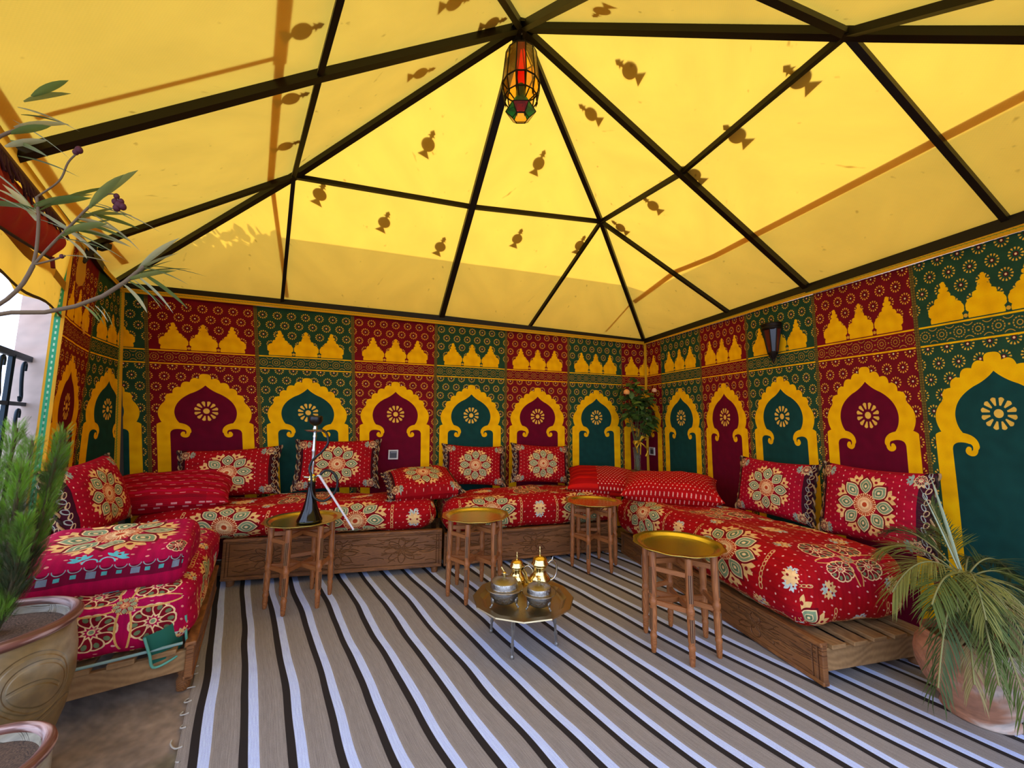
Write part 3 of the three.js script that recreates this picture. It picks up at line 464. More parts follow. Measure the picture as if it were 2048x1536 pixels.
function mattressGeo(L, W, H, r, sag = 0.02, seed = 1, droop) {
  const g = new THREE.BoxGeometry(2, 2, 2, 56, 14, 26), p = g.attributes.position, t = g.attributes.uv, n = g.attributes.normal;
  const hx = L / 2, hy = H / 2, hz = W / 2;
  for (let i = 0; i < p.count; i++) {
    let x = p.getX(i) * hx, y = p.getY(i) * hy, z = p.getZ(i) * hz;
    const nx = n.getX(i), ny = n.getY(i), nzv = n.getZ(i);
    if (Math.abs(ny) > 0.5) t.setXY(i, x, -z); else if (Math.abs(nzv) > 0.5) t.setXY(i, x, nzv > 0 ? -hz - (hy - y) : hz + (hy - y)); else t.setXY(i, nx * (hx + (hy - y)), -z);
    const ix = Math.max(-hx + r, Math.min(hx - r, x)), iy = Math.max(-hy + Math.min(r, hy * 0.95), Math.min(hy - Math.min(r, hy * 0.95), y)), iz = Math.max(-hz + r, Math.min(hz - r, z));
    const d = V(x - ix, y - iy, z - iz), l = d.length(); if (l > 1e-6) { d.multiplyScalar(Math.min(r, hy * 0.95) / Math.max(l, 1e-6)); if (l < Math.min(r, hy * 0.95)) d.multiplyScalar(l / Math.min(r, hy * 0.95)); x = ix + d.x; y = iy + d.y; z = iz + d.z; }
    const up = y / hy;
    y += -sag * (1 + up) * 0.5 * (0.5 + nz(x * 2.2 + seed, z * 3, seed)) + 0.012 * up * nz(x * 6, z * 7, seed + 4) + 0.006 * nz(x * 16 + seed, z * 12, y * 12);
    z += 0.02 * nz(x * 3.1 + seed, y * 5, seed + 9) + 0.008 * nz(x * 11, y * 9, seed + 2);
    x += 0.012 * nz(z * 5 + seed, y * 7, seed + 3);
    if (droop) { const q = droop(x, y, z); x = q[0]; y = q[1]; z = q[2]; }
    p.setXYZ(i, x, y, z);
  }
  const g2 = g; g2.computeVertexNormals();
  // weld the normals along the box edges
  const map = new Map(), key = (i) => [p.getX(i), p.getY(i), p.getZ(i)].map((v) => Math.round(v * 2e4)).join();
  for (let i = 0; i < p.count; i++) { const k = key(i); if (!map.has(k)) map.set(k, V(0, 0, 0)); map.get(k).add(V(g.attributes.normal.getX(i), g.attributes.normal.getY(i), g.attributes.normal.getZ(i))); }
  for (let i = 0; i < p.count; i++) { const q = map.get(key(i)).clone().normalize(); g.attributes.normal.setXYZ(i, q.x, q.y, q.z); }
  return g;
}
function mattress(label, c, turn, L, W, H, mat, seed, r = 0.11, droop) { const m = mesh('mattress', mattressGeo(L, W, H, r, 0.03, seed, droop), mat); m.position.set(...c); m.rotation.y = turn; return tag(m, label, 'mattress', 'brocade mattresses on the benches'); }
mattress('red brocade mattress on the back wall bench, behind the water pipe table', [-3.43, 0.43, 0.385], -4 * D2R, 1.96, 0.55, 0.235, brocadeRed, 3);
mattress('red brocade mattress with a chain border, on the back wall bench nearer the corner', [-1.62, 0.4, 0.41], -1.1 * D2R, 1.56, 0.62, 0.275, brocadeRed, 11);
mattress('long red brocade mattress along the right wall, its end short of the bare slats', [-0.615, 0.355, 1.565], -94.8 * D2R, 1.74, 0.7, 0.34, brocadeRed, 23, 0.12);
const mL = mattress('magenta brocade mattress on the left bench, a green corner tag hanging down', [-4.015, 0.328, 1.285], 105.9 * D2R, 1.03, 0.62, 0.255, brocadeMag, 37, 0.075);
{
  const g = grid(10, 10, (u, v) => { const w = 0.055 * (1 - 0.2 * v), a = (u - 0.5) * 2; return [a * w, -v * 0.11, 0.012 * Math.cos(a * 2) + 0.006 * Math.sin(v * 5)]; });
  const m = mesh('corner_tag', g, S({ color: '#0d5c46', roughness: 0.8, side: DS }), mL); m.position.set(-0.515, -0.04, 0.215); m.rotation.set(0.1, -1.0, 0.3); m.scale.setScalar(1.2); m.userData.label = 'dark green velvet corner tag with a pale edge';
  const pipe = tube([V(-0.056, 0.005, 0.012), V(-0.05, -0.06, 0.012), V(-0.044, -0.112, 0.01), V(0, -0.116, 0.02), V(0.044, -0.112, 0.01), V(0.05, -0.06, 0.012), V(0.056, 0.005, 0.012)], 0.004, 40, 6);
  mesh('tag_edge', [pipe], S({ color: '#5fa58c', roughness: 0.7 }), m);
  mesh('piping', [tube([V(-0.525, -0.118, -0.3), V(-0.53, -0.12, 0), V(-0.525, -0.118, 0.28)], 0.006, 24, 6)], S({ color: '#7f9a90', roughness: 0.8 }), mL);
}

// ---------------------------------------------------------------- cushions
function pillowGeo(w, h, t, seed = 0, k = 0.075, uvs = [1, 1]) {
  const n = 30, gs = [];
  for (const s of [1, -1]) gs.push(grid(n, n, (u, v) => {
    const a = u * 2 - 1, b = v * 2 - 1, e = Math.pow(Math.max(0, (1 - Math.pow(Math.abs(a), 3.2)) * (1 - Math.pow(Math.abs(b), 3.2))), 0.5);
    const X = (a * w) / 2 * (1 - k * (1 - b * b) * a * a), Y = (b * h) / 2 * (1 - k * 1.25 * (1 - a * a) * b * b);
    const wr = 0.012 * nz(X * 7 + seed, Y * 7, seed) * e + 0.006 * nz(X * 18 + seed, Y * 16, s) * e;
    return s > 0 ? [X, Y, (t / 2) * e + wr] : [-X, Y, -(t / 2) * e + wr];
  }, (u, v) => [u * uvs[0], v * uvs[1]]));
  return mergeGeometries(gs);
}
function edgeBraid(w, h, k = 0.075) {
  const out = [[], []];
  for (const s of [-1, 1]) for (const ph of [0, PI]) { const pts = []; for (let i = 0; i <= 36; i++) { const b = (i / 36) * 2 - 1, a = s; const X = (a * w) / 2 * (1 - k * (1 - b * b)), Y = (b * h) / 2; pts.push(V(X + 0.007 * Math.cos(i * 0.9 + ph), Y, 0.007 * Math.sin(i * 0.9 + ph))); } out[ph ? 1 : 0].push(tube(pts, 0.006, 72, 5)); }
  return out;
}
function cushion(name, label, group, mat, w, h, t, pos, rot, seed, braid = true, uvs) {
  const o = thing(name, label, 'cushion', pos, 0, group); o.rotation.order = 'YXZ'; o.rotation.set(...rot);
  mesh('cover', pillowGeo(w, h, t, seed, 0.075, uvs), mat, o);
  if (braid) { const [a, b] = edgeBraid(w, h); mesh('braid', a, braidTan, o); mesh('braid', b, braidDark, o); }
  return o;
}
const gB = 'medallion cushions against the tent walls', lean = -0.2;
cushion('medallion_cushion', 'wide medallion cushion, leftmost leaning on the back wall', gB, cushionMat, 0.68, 0.385, 0.17, [-4.0, 0.718, 0.2], [lean, 0.06, 0.05], 1);
cushion('medallion_cushion', 'medallion cushion on the back wall directly behind the water pipe', gB, cushionMat, 0.66, 0.42, 0.17, [-3.235, 0.765, 0.19], [lean, 0.02, 0.0], 2);
cushion('medallion_cushion', 'medallion cushion leaning on the back wall, just right of the small lying cushion', gB, cushionMat, 0.6, 0.38, 0.17, [-2.07, 0.728, 0.18], [lean, -0.03, -0.05], 3);
cushion('medallion_cushion', 'medallion cushion on the back wall beside the red cushion in the corner', gB, cushionMat, 0.6, 0.38, 0.17, [-1.4, 0.728, 0.18], [lean, -0.03, -0.06], 4);
cushion('medallion_cushion', 'medallion cushion on the right wall, next to the dotted cushion', gB, cushionMag, 0.52, 0.4, 0.17, [-0.26, 0.69, 1.7], [lean, -PI / 2 + 0.12, -0.03], 5);
cushion('medallion_cushion', 'medallion cushion on the right wall, half behind the palm fronds', gB, cushionMag, 0.5, 0.43, 0.18, [-0.25, 0.69, 2.26], [lean, -PI / 2 + 0.1, -0.03], 6);
cushion('medallion_cushion', 'medallion cushion standing at the left end, partly behind the conifer', gB, cushionMag, 0.46, 0.42, 0.18, [-4.4, 0.69, 0.95], [-0.3, PI / 2 - 0.05, 0.12], 7);
cushion('lying_cushion', 'small patterned cushion lying across the gap of the back mattresses', 'loose cushions lying on the mattresses', cushionMat, 0.6, 0.46, 0.2, [-2.56, 0.62, 0.42], [-1.28, 0.12, 0.04], 8);
cushion('lying_cushion', 'flat red cushion with cream dashes lying at the left end of the back bench', 'loose cushions lying on the mattresses', dashMat, 0.76, 0.46, 0.2, [-4.28, 0.625, 0.4], [-1.25, 0.1, 0.05], 9, false, [1.2, 0.8]);
cushion('lying_cushion', 'red cushion half striped and half dotted, lying in the corner', 'loose cushions lying on the mattresses', stripeDotMat, 0.66, 0.52, 0.19, [-0.9, 0.595, 0.5], [-1.33, -0.35, -0.12], 10, true);
cushion('lying_cushion', 'long red cushion with pale dots, lying on the right mattress below the socket', 'loose cushions lying on the mattresses', dotMat, 0.76, 0.48, 0.21, [-0.58, 0.6, 1.03], [-1.35, -0.72, 0.02], 11, false, [1.1, 0.8]);
{
  const m = mesh('box_cushion', mattressGeo(0.44, 0.54, 0.19, 0.06, 0.02, 51), brocadeBox); m.position.set(-3.945, 0.53, 1.54); m.rotation.set(0.0, 105.9 * D2R, 0.05);
  tag(m, 'thick magenta box cushion lying across the near end of the left bench', 'cushion');
}

// ---------------------------------------------------------------- striped rug
const rugTex = canvasTex(256, 2048, (x, W, H) => {
  x.fillStyle = '#938c86'; x.fillRect(0, 0, W, H);
  for (let i = 0; i < W; i++) { const n = rnd(); x.fillStyle = `rgba(${n > 0.5 ? '150,140,125' : '30,26,26'},${0.05 + 0.16 * rnd()})`; x.fillRect(i, 0, 1, H); }
  x.fillStyle = '#1c1412'; x.fillRect(W * 0.0, 0, W * 0.185, H); x.fillStyle = '#c0d0ff'; x.fillRect(W * 0.185, 0, W * 0.235, H);
  const im = x.getImageData(0, 0, W, H), d = im.data; for (let j = 0; j < H; j++) for (let i = 0; i < W; i++) { const o = (j * W + i) * 4, n = 1 + (rnd() - 0.5) * 0.2 + 0.09 * nz(i / 5, j / 70) + 0.05 * ((j >> 1) % 2 ? 1 : -1); for (let k = 0; k < 3; k++) d[o + k] = Math.min(255, d[o + k] * n); } x.putImageData(im, 0, 0);
});
const rugMat = S({ map: rugTex, roughness: 0.9 });
{
  const t = thing('striped_rug', 'woven rug with pale blue and black stripes, knotted threads along its left edge', 'rug');
  const xs = (i, z) => { const s = 0.333 - 0.0042 * i; return -3.655 + 0.1467 * i + s * (z - 1.2) - 0.0; };
  const n0 = -0.55, n1 = 22, z0 = 0.36, z1 = 4.1;
  const wav = (i, z) => 0.018 * nz(i * 0.35, z * 1.9, 2) + 0.006 * nz(i * 1.1, z * 4, 5);
  const top = (i, z) => 0.007 + 0.006 * (0.5 + nz(i * 0.5, z * 1.5, 8)) + (i > 17.5 ? 0.012 * Math.max(0, Math.sin((i - 17.5) * 1.6)) * Math.exp(-((z - 2.35) ** 2) * 4) : 0);
  const g = grid(180, 90, (u, v) => { const i = n0 + (n1 - n0) * u, z = z0 + (z1 - z0) * v; return [xs(i, z) + wav(i, z), top(i, z), z]; }, (u, v) => [n0 + (n1 - n0) * u + 0.31, (z0 + (z1 - z0) * v) * 0.55]);
  const side = grid(90, 1, (u, v) => { const z = z0 + (z1 - z0) * u; return [xs(n0, z) + wav(n0, z) - 0.001 * v, top(n0, z) * (1 - v), z]; }, (u, v) => [0.9, u]);
  mesh('weave', [g, side], rugMat, t);
  const th = S({ color: '#b4ad9e', roughness: 0.95 });
  for (let k = 0; k < 16; k++) { const z = 1.5 + k * 0.085 + rr(-0.02, 0.02), x = xs(n0, z) + wav(n0, z), q = []; const len = rr(0.02, 0.05); let a = PI + rr(-0.5, 0.5), px = x + 0.012, pz = z, py = 0.012; for (let i = 0; i < 6; i++) { q.push(V(px, Math.max(0.005, py), pz)); px += Math.cos(a) * len * 0.35; pz += Math.sin(a) * len * 0.35; a += rr(-0.2, 1.0); py -= 0.002; } mesh('thread_end', [tube(q, 0.0028, 18, 5)], th, t); }
}
// ---------------------------------------------------------------- folding tables with brass trays
const brassBump = canvasTex(512, 512, (x, W) => { x.fillStyle = '#808080'; x.fillRect(0, 0, W, W); x.translate(W / 2, W / 2); x.strokeStyle = '#303030'; x.lineWidth = 2; for (const r of [30, 60, 110, 150, 190, 205]) { x.beginPath(); x.arc(0, 0, r, 0, 7); x.stroke(); } for (let k = 0; k < 24; k++) { x.save(); x.rotate(k * PI / 12); x.beginPath(); x.ellipse(0, -130, 12, 18, 0, 0, 7); x.stroke(); x.beginPath(); x.ellipse(0, -85, 9, 22, 0, 0, 7); x.stroke(); x.beginPath(); x.arc(0, -172, 8, 0, 7); x.stroke(); x.restore(); } for (let i = 0; i < 500; i++) { const a = rr(0, 6.3), r = rr(10, 200); x.beginPath(); x.arc(r * Math.cos(a), r * Math.sin(a), rr(1, 3), 0, 7); x.stroke(); } }, false);
const brass = S({ color: new THREE.Color(0.98, 0.9, 0.28), metalness: 1, roughness: 0.24, bumpMap: brassBump, bumpScale: 0.0004 });
const tableTex = woodTex([120, 66, 28], [192, 122, 64]);
const tableWood = S({ map: tableTex, roughness: 0.5 });
const carvedLeg = S({ map: canvasTex(64, 512, (x, W, H) => { x.fillStyle = '#7a4620'; x.fillRect(0, 0, W, H); for (let k = 0; k < 40; k++) { x.fillStyle = '#2a1208'; x.fillRect(0, k * 12.8, W, 9); x.fillStyle = '#d8ae70'; x.save(); x.translate(W * 0.25, k * 12.8 + 5); x.rotate(0.7); x.fillRect(-3, -5, 5, 10); x.restore(); x.save(); x.translate(W * 0.75, k * 12.8 + 5); x.rotate(0.7); x.fillRect(-3, -5, 5, 10); x.restore(); } }), roughness: 0.5 });
const trayGeo = (() => {
  const prof = [[0, 0.004], [0.1, 0.004], [0.165, 0.004], [0.178, 0.006], [0.19, 0.016], [0.2, 0.02], [0.214, 0.019], [0.222, 0.021], [0.224, 0.018], [0.214, 0.014], [0.2, 0.014], [0.19, 0.01], [0.176, 0], [0.1, 0], [0, 0]];
  const g = lathe(prof, 96), p = g.attributes.position, t = g.attributes.uv;
  for (let i = 0; i < p.count; i++) { const x = p.getX(i), z = p.getZ(i), r = Math.hypot(x, z), a = Math.atan2(z, x); t.setXY(i, 0.5 + x / 0.46, 0.5 + z / 0.46); if (r > 0.195) { const s = 1 + 0.018 * Math.cos(a * 12) * (r - 0.195) / 0.03; p.setX(i, x * s); p.setZ(i, z * s); } }
  g.computeVertexNormals(); return g;
})();
const legGeo = (() => { // turned leg, 0.478 high
  const pr = [[0.004, 0], [0.009, 0.006], [0.0125, 0.05], [0.011, 0.07], [0.014, 0.078], [0.013, 0.09], [0.0105, 0.096], [0.0135, 0.11], [0.0145, 0.215], [0.0115, 0.222], [0.016, 0.232], [0.016, 0.25], [0.0115, 0.258], [0.014, 0.27], [0.0145, 0.478], [0, 0.478]]; return lathe(pr.map((q) => [q[0] * 1.22, q[1]]), 10); })();
function makeTable(label) {
  const t = thing('tray_table', label, 'table', [0, 0, 0], 0, 'folding tables with brass trays');
  const top = mesh('tray', trayGeo, brass, t); top.position.y = 0.484; top.userData.label = 'round brass tray with an engraved floor and scalloped rim';
  const ring = [];
  for (let k = 0; k < 6; k++) {
    const a = k * PI / 3 + 0.08, m = mesh('leg', legGeo, k % 2 ? tableWood : tableWood, t); m.position.set(0.176 * Math.cos(a), 0, 0.176 * Math.sin(a)); m.rotation.order = 'YXZ'; m.rotation.set(0, -a, 0.018);
    mesh('carved_face', bx(0.004, 0.125, 0.018, 0.0165, 0.345, 0), carvedLeg, m); mesh('carved_face', bx(0.004, 0.1, 0.018, 0.0165, 0.162, 0), carvedLeg, m);
    ring.push(a);
  }
  for (let k = 0; k < 3; k++) { const a = k * PI / 3 + 0.08, d = V(Math.cos(a), 0, Math.sin(a)); for (const [y, r, dy] of [[0.42, 0.164, 0.012], [0.225, 0.17, 0.02]]) { const A = d.clone().multiplyScalar(r).setY(y + dy * (k - 1)), B = d.clone().multiplyScalar(-r).setY(y - dy * (k - 1)); mesh('stretcher', [bar(A, B, 0.014, 0.024)], tableWood, t); } }
  for (let k = 0; k < 6; k += 2) { const a = k * PI / 3 + 0.08, b = a + PI / 3, A = V(0.168 * Math.cos(a), 0.4, 0.168 * Math.sin(a)), B = V(0.168 * Math.cos(b), 0.4, 0.168 * Math.sin(b)); mesh('rail', bar(A, B, 0.012, 0.022), tableWood, t); mesh('rail', bar(A.clone().setY(0.24), B.clone().setY(0.24), 0.012, 0.022), tableWood, t); }
  return t;
}
const table0 = makeTable('folding brass tray table that carries the water pipe, leftmost of the four'); table0.position.set(-3.326, 0.008, 0.957); table0.rotation.y = 0.35;
for (const [x, z, r, s, l] of [[-2.255, 1.14, 0.1, 1, 'folding brass tray table before the gap of the back benches, behind the silver pots'], [-1.25, 0.943, -0.15, 1, 'folding brass tray table in the corner where the benches meet'], [-1.37, 2.015, 0.165, 1, 'folding brass tray table nearest the camera, before the right bench']]) { const c = table0.clone(); c.name = numbered('tray_table'); c.userData = { ...table0.userData, label: l }; c.position.set(x, 0.008, z); c.rotation.y = r; scene.add(c); }

// ---------------------------------------------------------------- water pipe on the first table
{
  const t = thing('water_pipe', 'tall water pipe with a dark flared bottle on a brass tray', 'hookah', [-3.285, 0.498, 1.0]);
  const glass = S({ color: '#05080b', roughness: 0.08, metalness: 0.0 }), chrome = S({ color: '#c9cacc', metalness: 1, roughness: 0.2 }), rub = S({ color: '#0b0b0d', roughness: 0.4 });
  mesh('bottle', lathe([[0, 0], [0.066, 0], [0.074, 0.006], [0.073, 0.016], [0.06, 0.04], [0.043, 0.085], [0.032, 0.13], [0.026, 0.17], [0.022, 0.21], [0.021, 0.235], [0.024, 0.242], [0.018, 0.25], [0, 0.25]], 32), glass, t);
  mesh('collar', lathe([[0.018, 0.245], [0.024, 0.25], [0.026, 0.262], [0.017, 0.27], [0.02, 0.28], [0.013, 0.292], [0, 0.292]], 20), brass, t);
  mesh('valve', [rod(V(0, 0.27, 0), V(-0.045, 0.277, 0.01), 0.007), rod(V(0, 0.268, 0), V(0.045, 0.285, 0.015), 0.008)], chrome, t);
  mesh('stem', lathe([[0.009, 0.285], [0.011, 0.3], [0.009, 0.34], [0.014, 0.36], [0.01, 0.37], [0.011, 0.43], [0.015, 0.44], [0.011, 0.452], [0.0095, 0.52], [0.013, 0.53], [0.009, 0.54], [0.009, 0.57], [0, 0.57]], 16), chrome, t);
  mesh('ash_plate', lathe([[0, 0.556], [0.04, 0.558], [0.06, 0.566], [0.062, 0.569], [0.04, 0.562], [0.012, 0.562], [0, 0.562]], 32), chrome, t);
  mesh('bowl_stem', lathe([[0.01, 0.562], [0.016, 0.575], [0.011, 0.59], [0.014, 0.605], [0, 0.605]], 16), chrome, t);
  mesh('bowl', lathe([[0.012, 0.595], [0.03, 0.608], [0.04, 0.628], [0.04, 0.652], [0.034, 0.66], [0.026, 0.655], [0, 0.645]], 24), S({ color: '#0d0a0a', roughness: 0.35 }), t);
  mesh('hose', [tube([V(0.03, 0.575, 0.01), V(0.07, 0.55, 0.03), V(0.085, 0.49, 0.04), V(0.05, 0.43, 0.03), V(0.0, 0.38, 0.02), V(-0.015, 0.33, 0.02), V(0.0, 0.28, 0.03), V(0.008, 0.2, 0.035), V(0.03, 0.15, 0.04), V(0.08, 0.13, 0.045), V(0.135, 0.17, 0.05), V(0.155, 0.24, 0.05), V(0.13, 0.3, 0.05), V(0.085, 0.32, 0.05), V(0.05, 0.29, 0.05)], 0.0075, 120, 8)], rub, t);
  mesh('mouthpiece', [rod(V(0.048, 0.29, 0.05), V(0.27, -0.035, 0.13), 0.008, 0.0055, 10)], S({ color: '#d9d3d6', roughness: 0.3 }), t);
}
// ---------------------------------------------------------------- low silver table with pots
const silverBump = canvasTex(512, 256, (x, W, H) => { x.fillStyle = '#808080'; x.fillRect(0, 0, W, H); x.strokeStyle = '#202020'; x.lineWidth = 2; for (let i = 0; i < 260; i++) { x.beginPath(); x.arc(rr(0, W), rr(0, H), rr(3, 12), rr(0, 6), rr(6, 9)); x.stroke(); } for (let i = 0; i < 64; i++) { x.beginPath(); x.moveTo(i * 8, 0); x.lineTo(i * 8 + 6, H * 0.3); x.stroke(); } }, false, [2, 1]);
const silver = S({ color: '#a8a49c', metalness: 1, roughness: 0.3, bumpMap: silverBump, bumpScale: 0.002 });
const darkSilver = S({ color: '#7d7a74', metalness: 1, roughness: 0.36, bumpMap: silverBump, bumpScale: 0.0025 });
const tarnish = S({ color: '#b7a680', metalness: 0.95, roughness: 0.32, bumpMap: brassBump, bumpScale: 0.001 });
const goldish = S({ color: '#e8cf86', metalness: 1, roughness: 0.14 });
const TX = -2.125, TZ = 1.735;
{
  const t = thing('low_metal_table', 'low ten-sided metal table on turned silver legs, carrying pots', 'table', [TX, 0.008, TZ]);
  const R = 0.262, n = 12, pts = [[0, 0.192], [0.2, 0.192], [0.212, 0.196], [0.228, 0.212], [R, 0.214], [R + 0.003, 0.209], [0.232, 0.206], [0.216, 0.188], [0, 0.186]];
  const g = lathe(pts, n).toNonIndexed(); g.computeVertexNormals(); const p = g.attributes.position, uv = g.attributes.uv; for (let i = 0; i < p.count; i++) uv.setXY(i, 0.5 + p.getX(i) / 0.54, 0.5 + p.getZ(i) / 0.54);
  const top = mesh('tray_top', g, tarnish, t); top.rotation.y = 0.2;
  for (let k = 0; k < 4; k++) { const a = 2.2 - k * PI / 2, m = mesh('leg', lathe([[0.007, 0], [0.0105, 0.004], [0.0085, 0.016], [0.0055, 0.022], [0.008, 0.036], [0.0055, 0.05], [0.0095, 0.062], [0.006, 0.072], [0.0065, 0.1], [0.0105, 0.12], [0.007, 0.132], [0.011, 0.15], [0.008, 0.17], [0.013, 0.188], [0, 0.188]], 12), silver, t); m.position.set(0.178 * Math.cos(a), 0, 0.178 * Math.sin(a)); m.rotation.order = 'YXZ'; m.rotation.set(0, -a, 0.08); }
}
function pot(label, x, z, s, turn) {
  const t = thing('lidded_pot', label, 'pot', [x, 0.202, z], turn, 'engraved metal pots on the low table'); t.scale.setScalar(s);
  mesh('body', lathe([[0, 0.022], [0.055, 0.022], [0.066, 0.03], [0.073, 0.05], [0.074, 0.07], [0.07, 0.078], [0, 0.078]], 40), darkSilver, t);
  const lid = mesh('lid', lathe([[0, 0.08], [0.094, 0.083], [0.098, 0.087], [0.094, 0.09], [0.072, 0.086], [0.07, 0.092], [0.069, 0.112], [0.064, 0.12], [0.04, 0.13], [0.012, 0.133], [0, 0.133]], 40), silver, t);
  mesh('knob', lathe([[0, 0.131], [0.008, 0.132], [0.005, 0.142], [0.011, 0.152], [0.009, 0.158], [0, 0.16]], 16), goldish, lid);
  for (let k = 0; k < 3; k++) { const a = k * 2 * PI / 3 + PI / 2 - 0.25, ca = Math.cos(a), sa = Math.sin(a); const l = []; l.push(rod(V(0.064 * ca, 0.03, 0.064 * sa), V(0.079 * ca, 0.001, 0.079 * sa), 0.006, 0.004)); const s2 = new THREE.SphereGeometry(0.014, 10, 8); s2.scale(1, 1.3, 0.5); s2.rotateY(-a + PI / 2); s2.translate(0.07 * ca, 0.036, 0.07 * sa); l.push(s2, new THREE.SphereGeometry(0.006, 8, 6).translate(0.08 * ca, 0.006, 0.08 * sa)); mesh('foot', l, silver, t); }
  return t;
}
pot('larger lidded silver pot at the left of the low table', -2.235, 1.755, 1, 0.55);
pot('smaller lidded silver pot at the right of the low table', -2.075, 1.835, 0.87, 0.35);
function teapot(label, x, z, s, turn) {
  const t = thing('teapot', label, 'teapot', [x, 0.202, z], turn, 'gilt teapots on the low table'); t.scale.setScalar(s);
  mesh('body', lathe([[0, 0.006], [0.04, 0.006], [0.044, 0.012], [0.052, 0.03], [0.06, 0.055], [0.056, 0.075], [0.042, 0.092], [0.034, 0.11], [0.036, 0.128], [0.042, 0.14], [0, 0.14]], 36), goldish, t);
  const lid = mesh('lid', lathe([[0, 0.14], [0.046, 0.141], [0.048, 0.147], [0.04, 0.156], [0.04, 0.166], [0.034, 0.178], [0.014, 0.186], [0, 0.187]], 36), goldish, t);
  mesh('finial', lathe([[0, 0.184], [0.007, 0.187], [0.0045, 0.195], [0.008, 0.204], [0.003, 0.216], [0.0045, 0.222], [0.001, 0.238], [0, 0.238]], 12), goldish, lid);
  mesh('handle', [tube([V(0.04, 0.128, 0), V(0.07, 0.152, 0), V(0.098, 0.138, 0), V(0.107, 0.1, 0), V(0.093, 0.06, 0), V(0.06, 0.045, 0)], 0.0058, 40, 8), rod(V(0.075, 0.148, 0), V(0.083, 0.172, 0), 0.005, 0.002)], S({ color: '#b9b4a8', metalness: 1, roughness: 0.22 }), t);
  mesh('spout', [new THREE.TubeGeometry(new THREE.CatmullRomCurve3([V(-0.05, 0.045, 0), V(-0.078, 0.06, 0), V(-0.088, 0.1, 0), V(-0.108, 0.132, 0)]), 24, 0.008, 8)], goldish, t);
  for (let k = 0; k < 4; k++) { const a = k * PI / 2 + 0.6; mesh('foot', [rod(V(0.04 * Math.cos(a), 0.014, 0.04 * Math.sin(a)), V(0.05 * Math.cos(a), 0, 0.05 * Math.sin(a)), 0.006, 0.004)], goldish, t); }
}
teapot('bigger gilt teapot with a looped handle, behind the smaller silver pot', -2.0, 1.66, 1, 0.1);
teapot('smaller gilt teapot between the two silver pots, at the back', -2.115, 1.6, 0.84, -0.5);

// ---------------------------------------------------------------- hanging lantern
const darkIron = S({ color: '#1c130c', roughness: 0.5, metalness: 0.6 });
const pane = (c, tr = 0.75) => P({ color: c, roughness: 0.2, transmission: tr, thickness: 0, side: DS });
const amberGlass = pane('#ffe596', 0.95), redGlass = pane('#f03a18', 0.9), tealGlass = pane('#6fd0b8', 0.9), clearGlass = pane('#fff2d0', 0.95);
function quadPane(a, b, c, d) { // thin pane from four corners
  const n = b.clone().sub(a).cross(d.clone().sub(a)).normalize().multiplyScalar(0.0015), g = new THREE.BufferGeometry(), q = [a, b, c, d];
  const pos = []; for (const s of [1, -1]) for (const v of q) { const w = v.clone().addScaledVector(n, s); pos.push(w.x, w.y, w.z); }
  g.setAttribute('position', new THREE.Float32BufferAttribute(pos, 3)); g.setAttribute('uv', new THREE.Float32BufferAttribute(new Array(16).fill(0), 2)); g.setIndex([0, 1, 2, 0, 2, 3, 4, 6, 5, 4, 7, 6, 0, 4, 5, 0, 5, 1, 1, 5, 6, 1, 6, 2, 2, 6, 7, 2, 7, 3, 3, 7, 4, 3, 4, 0]); const h = g.toNonIndexed(); h.computeVertexNormals(); return h;
}
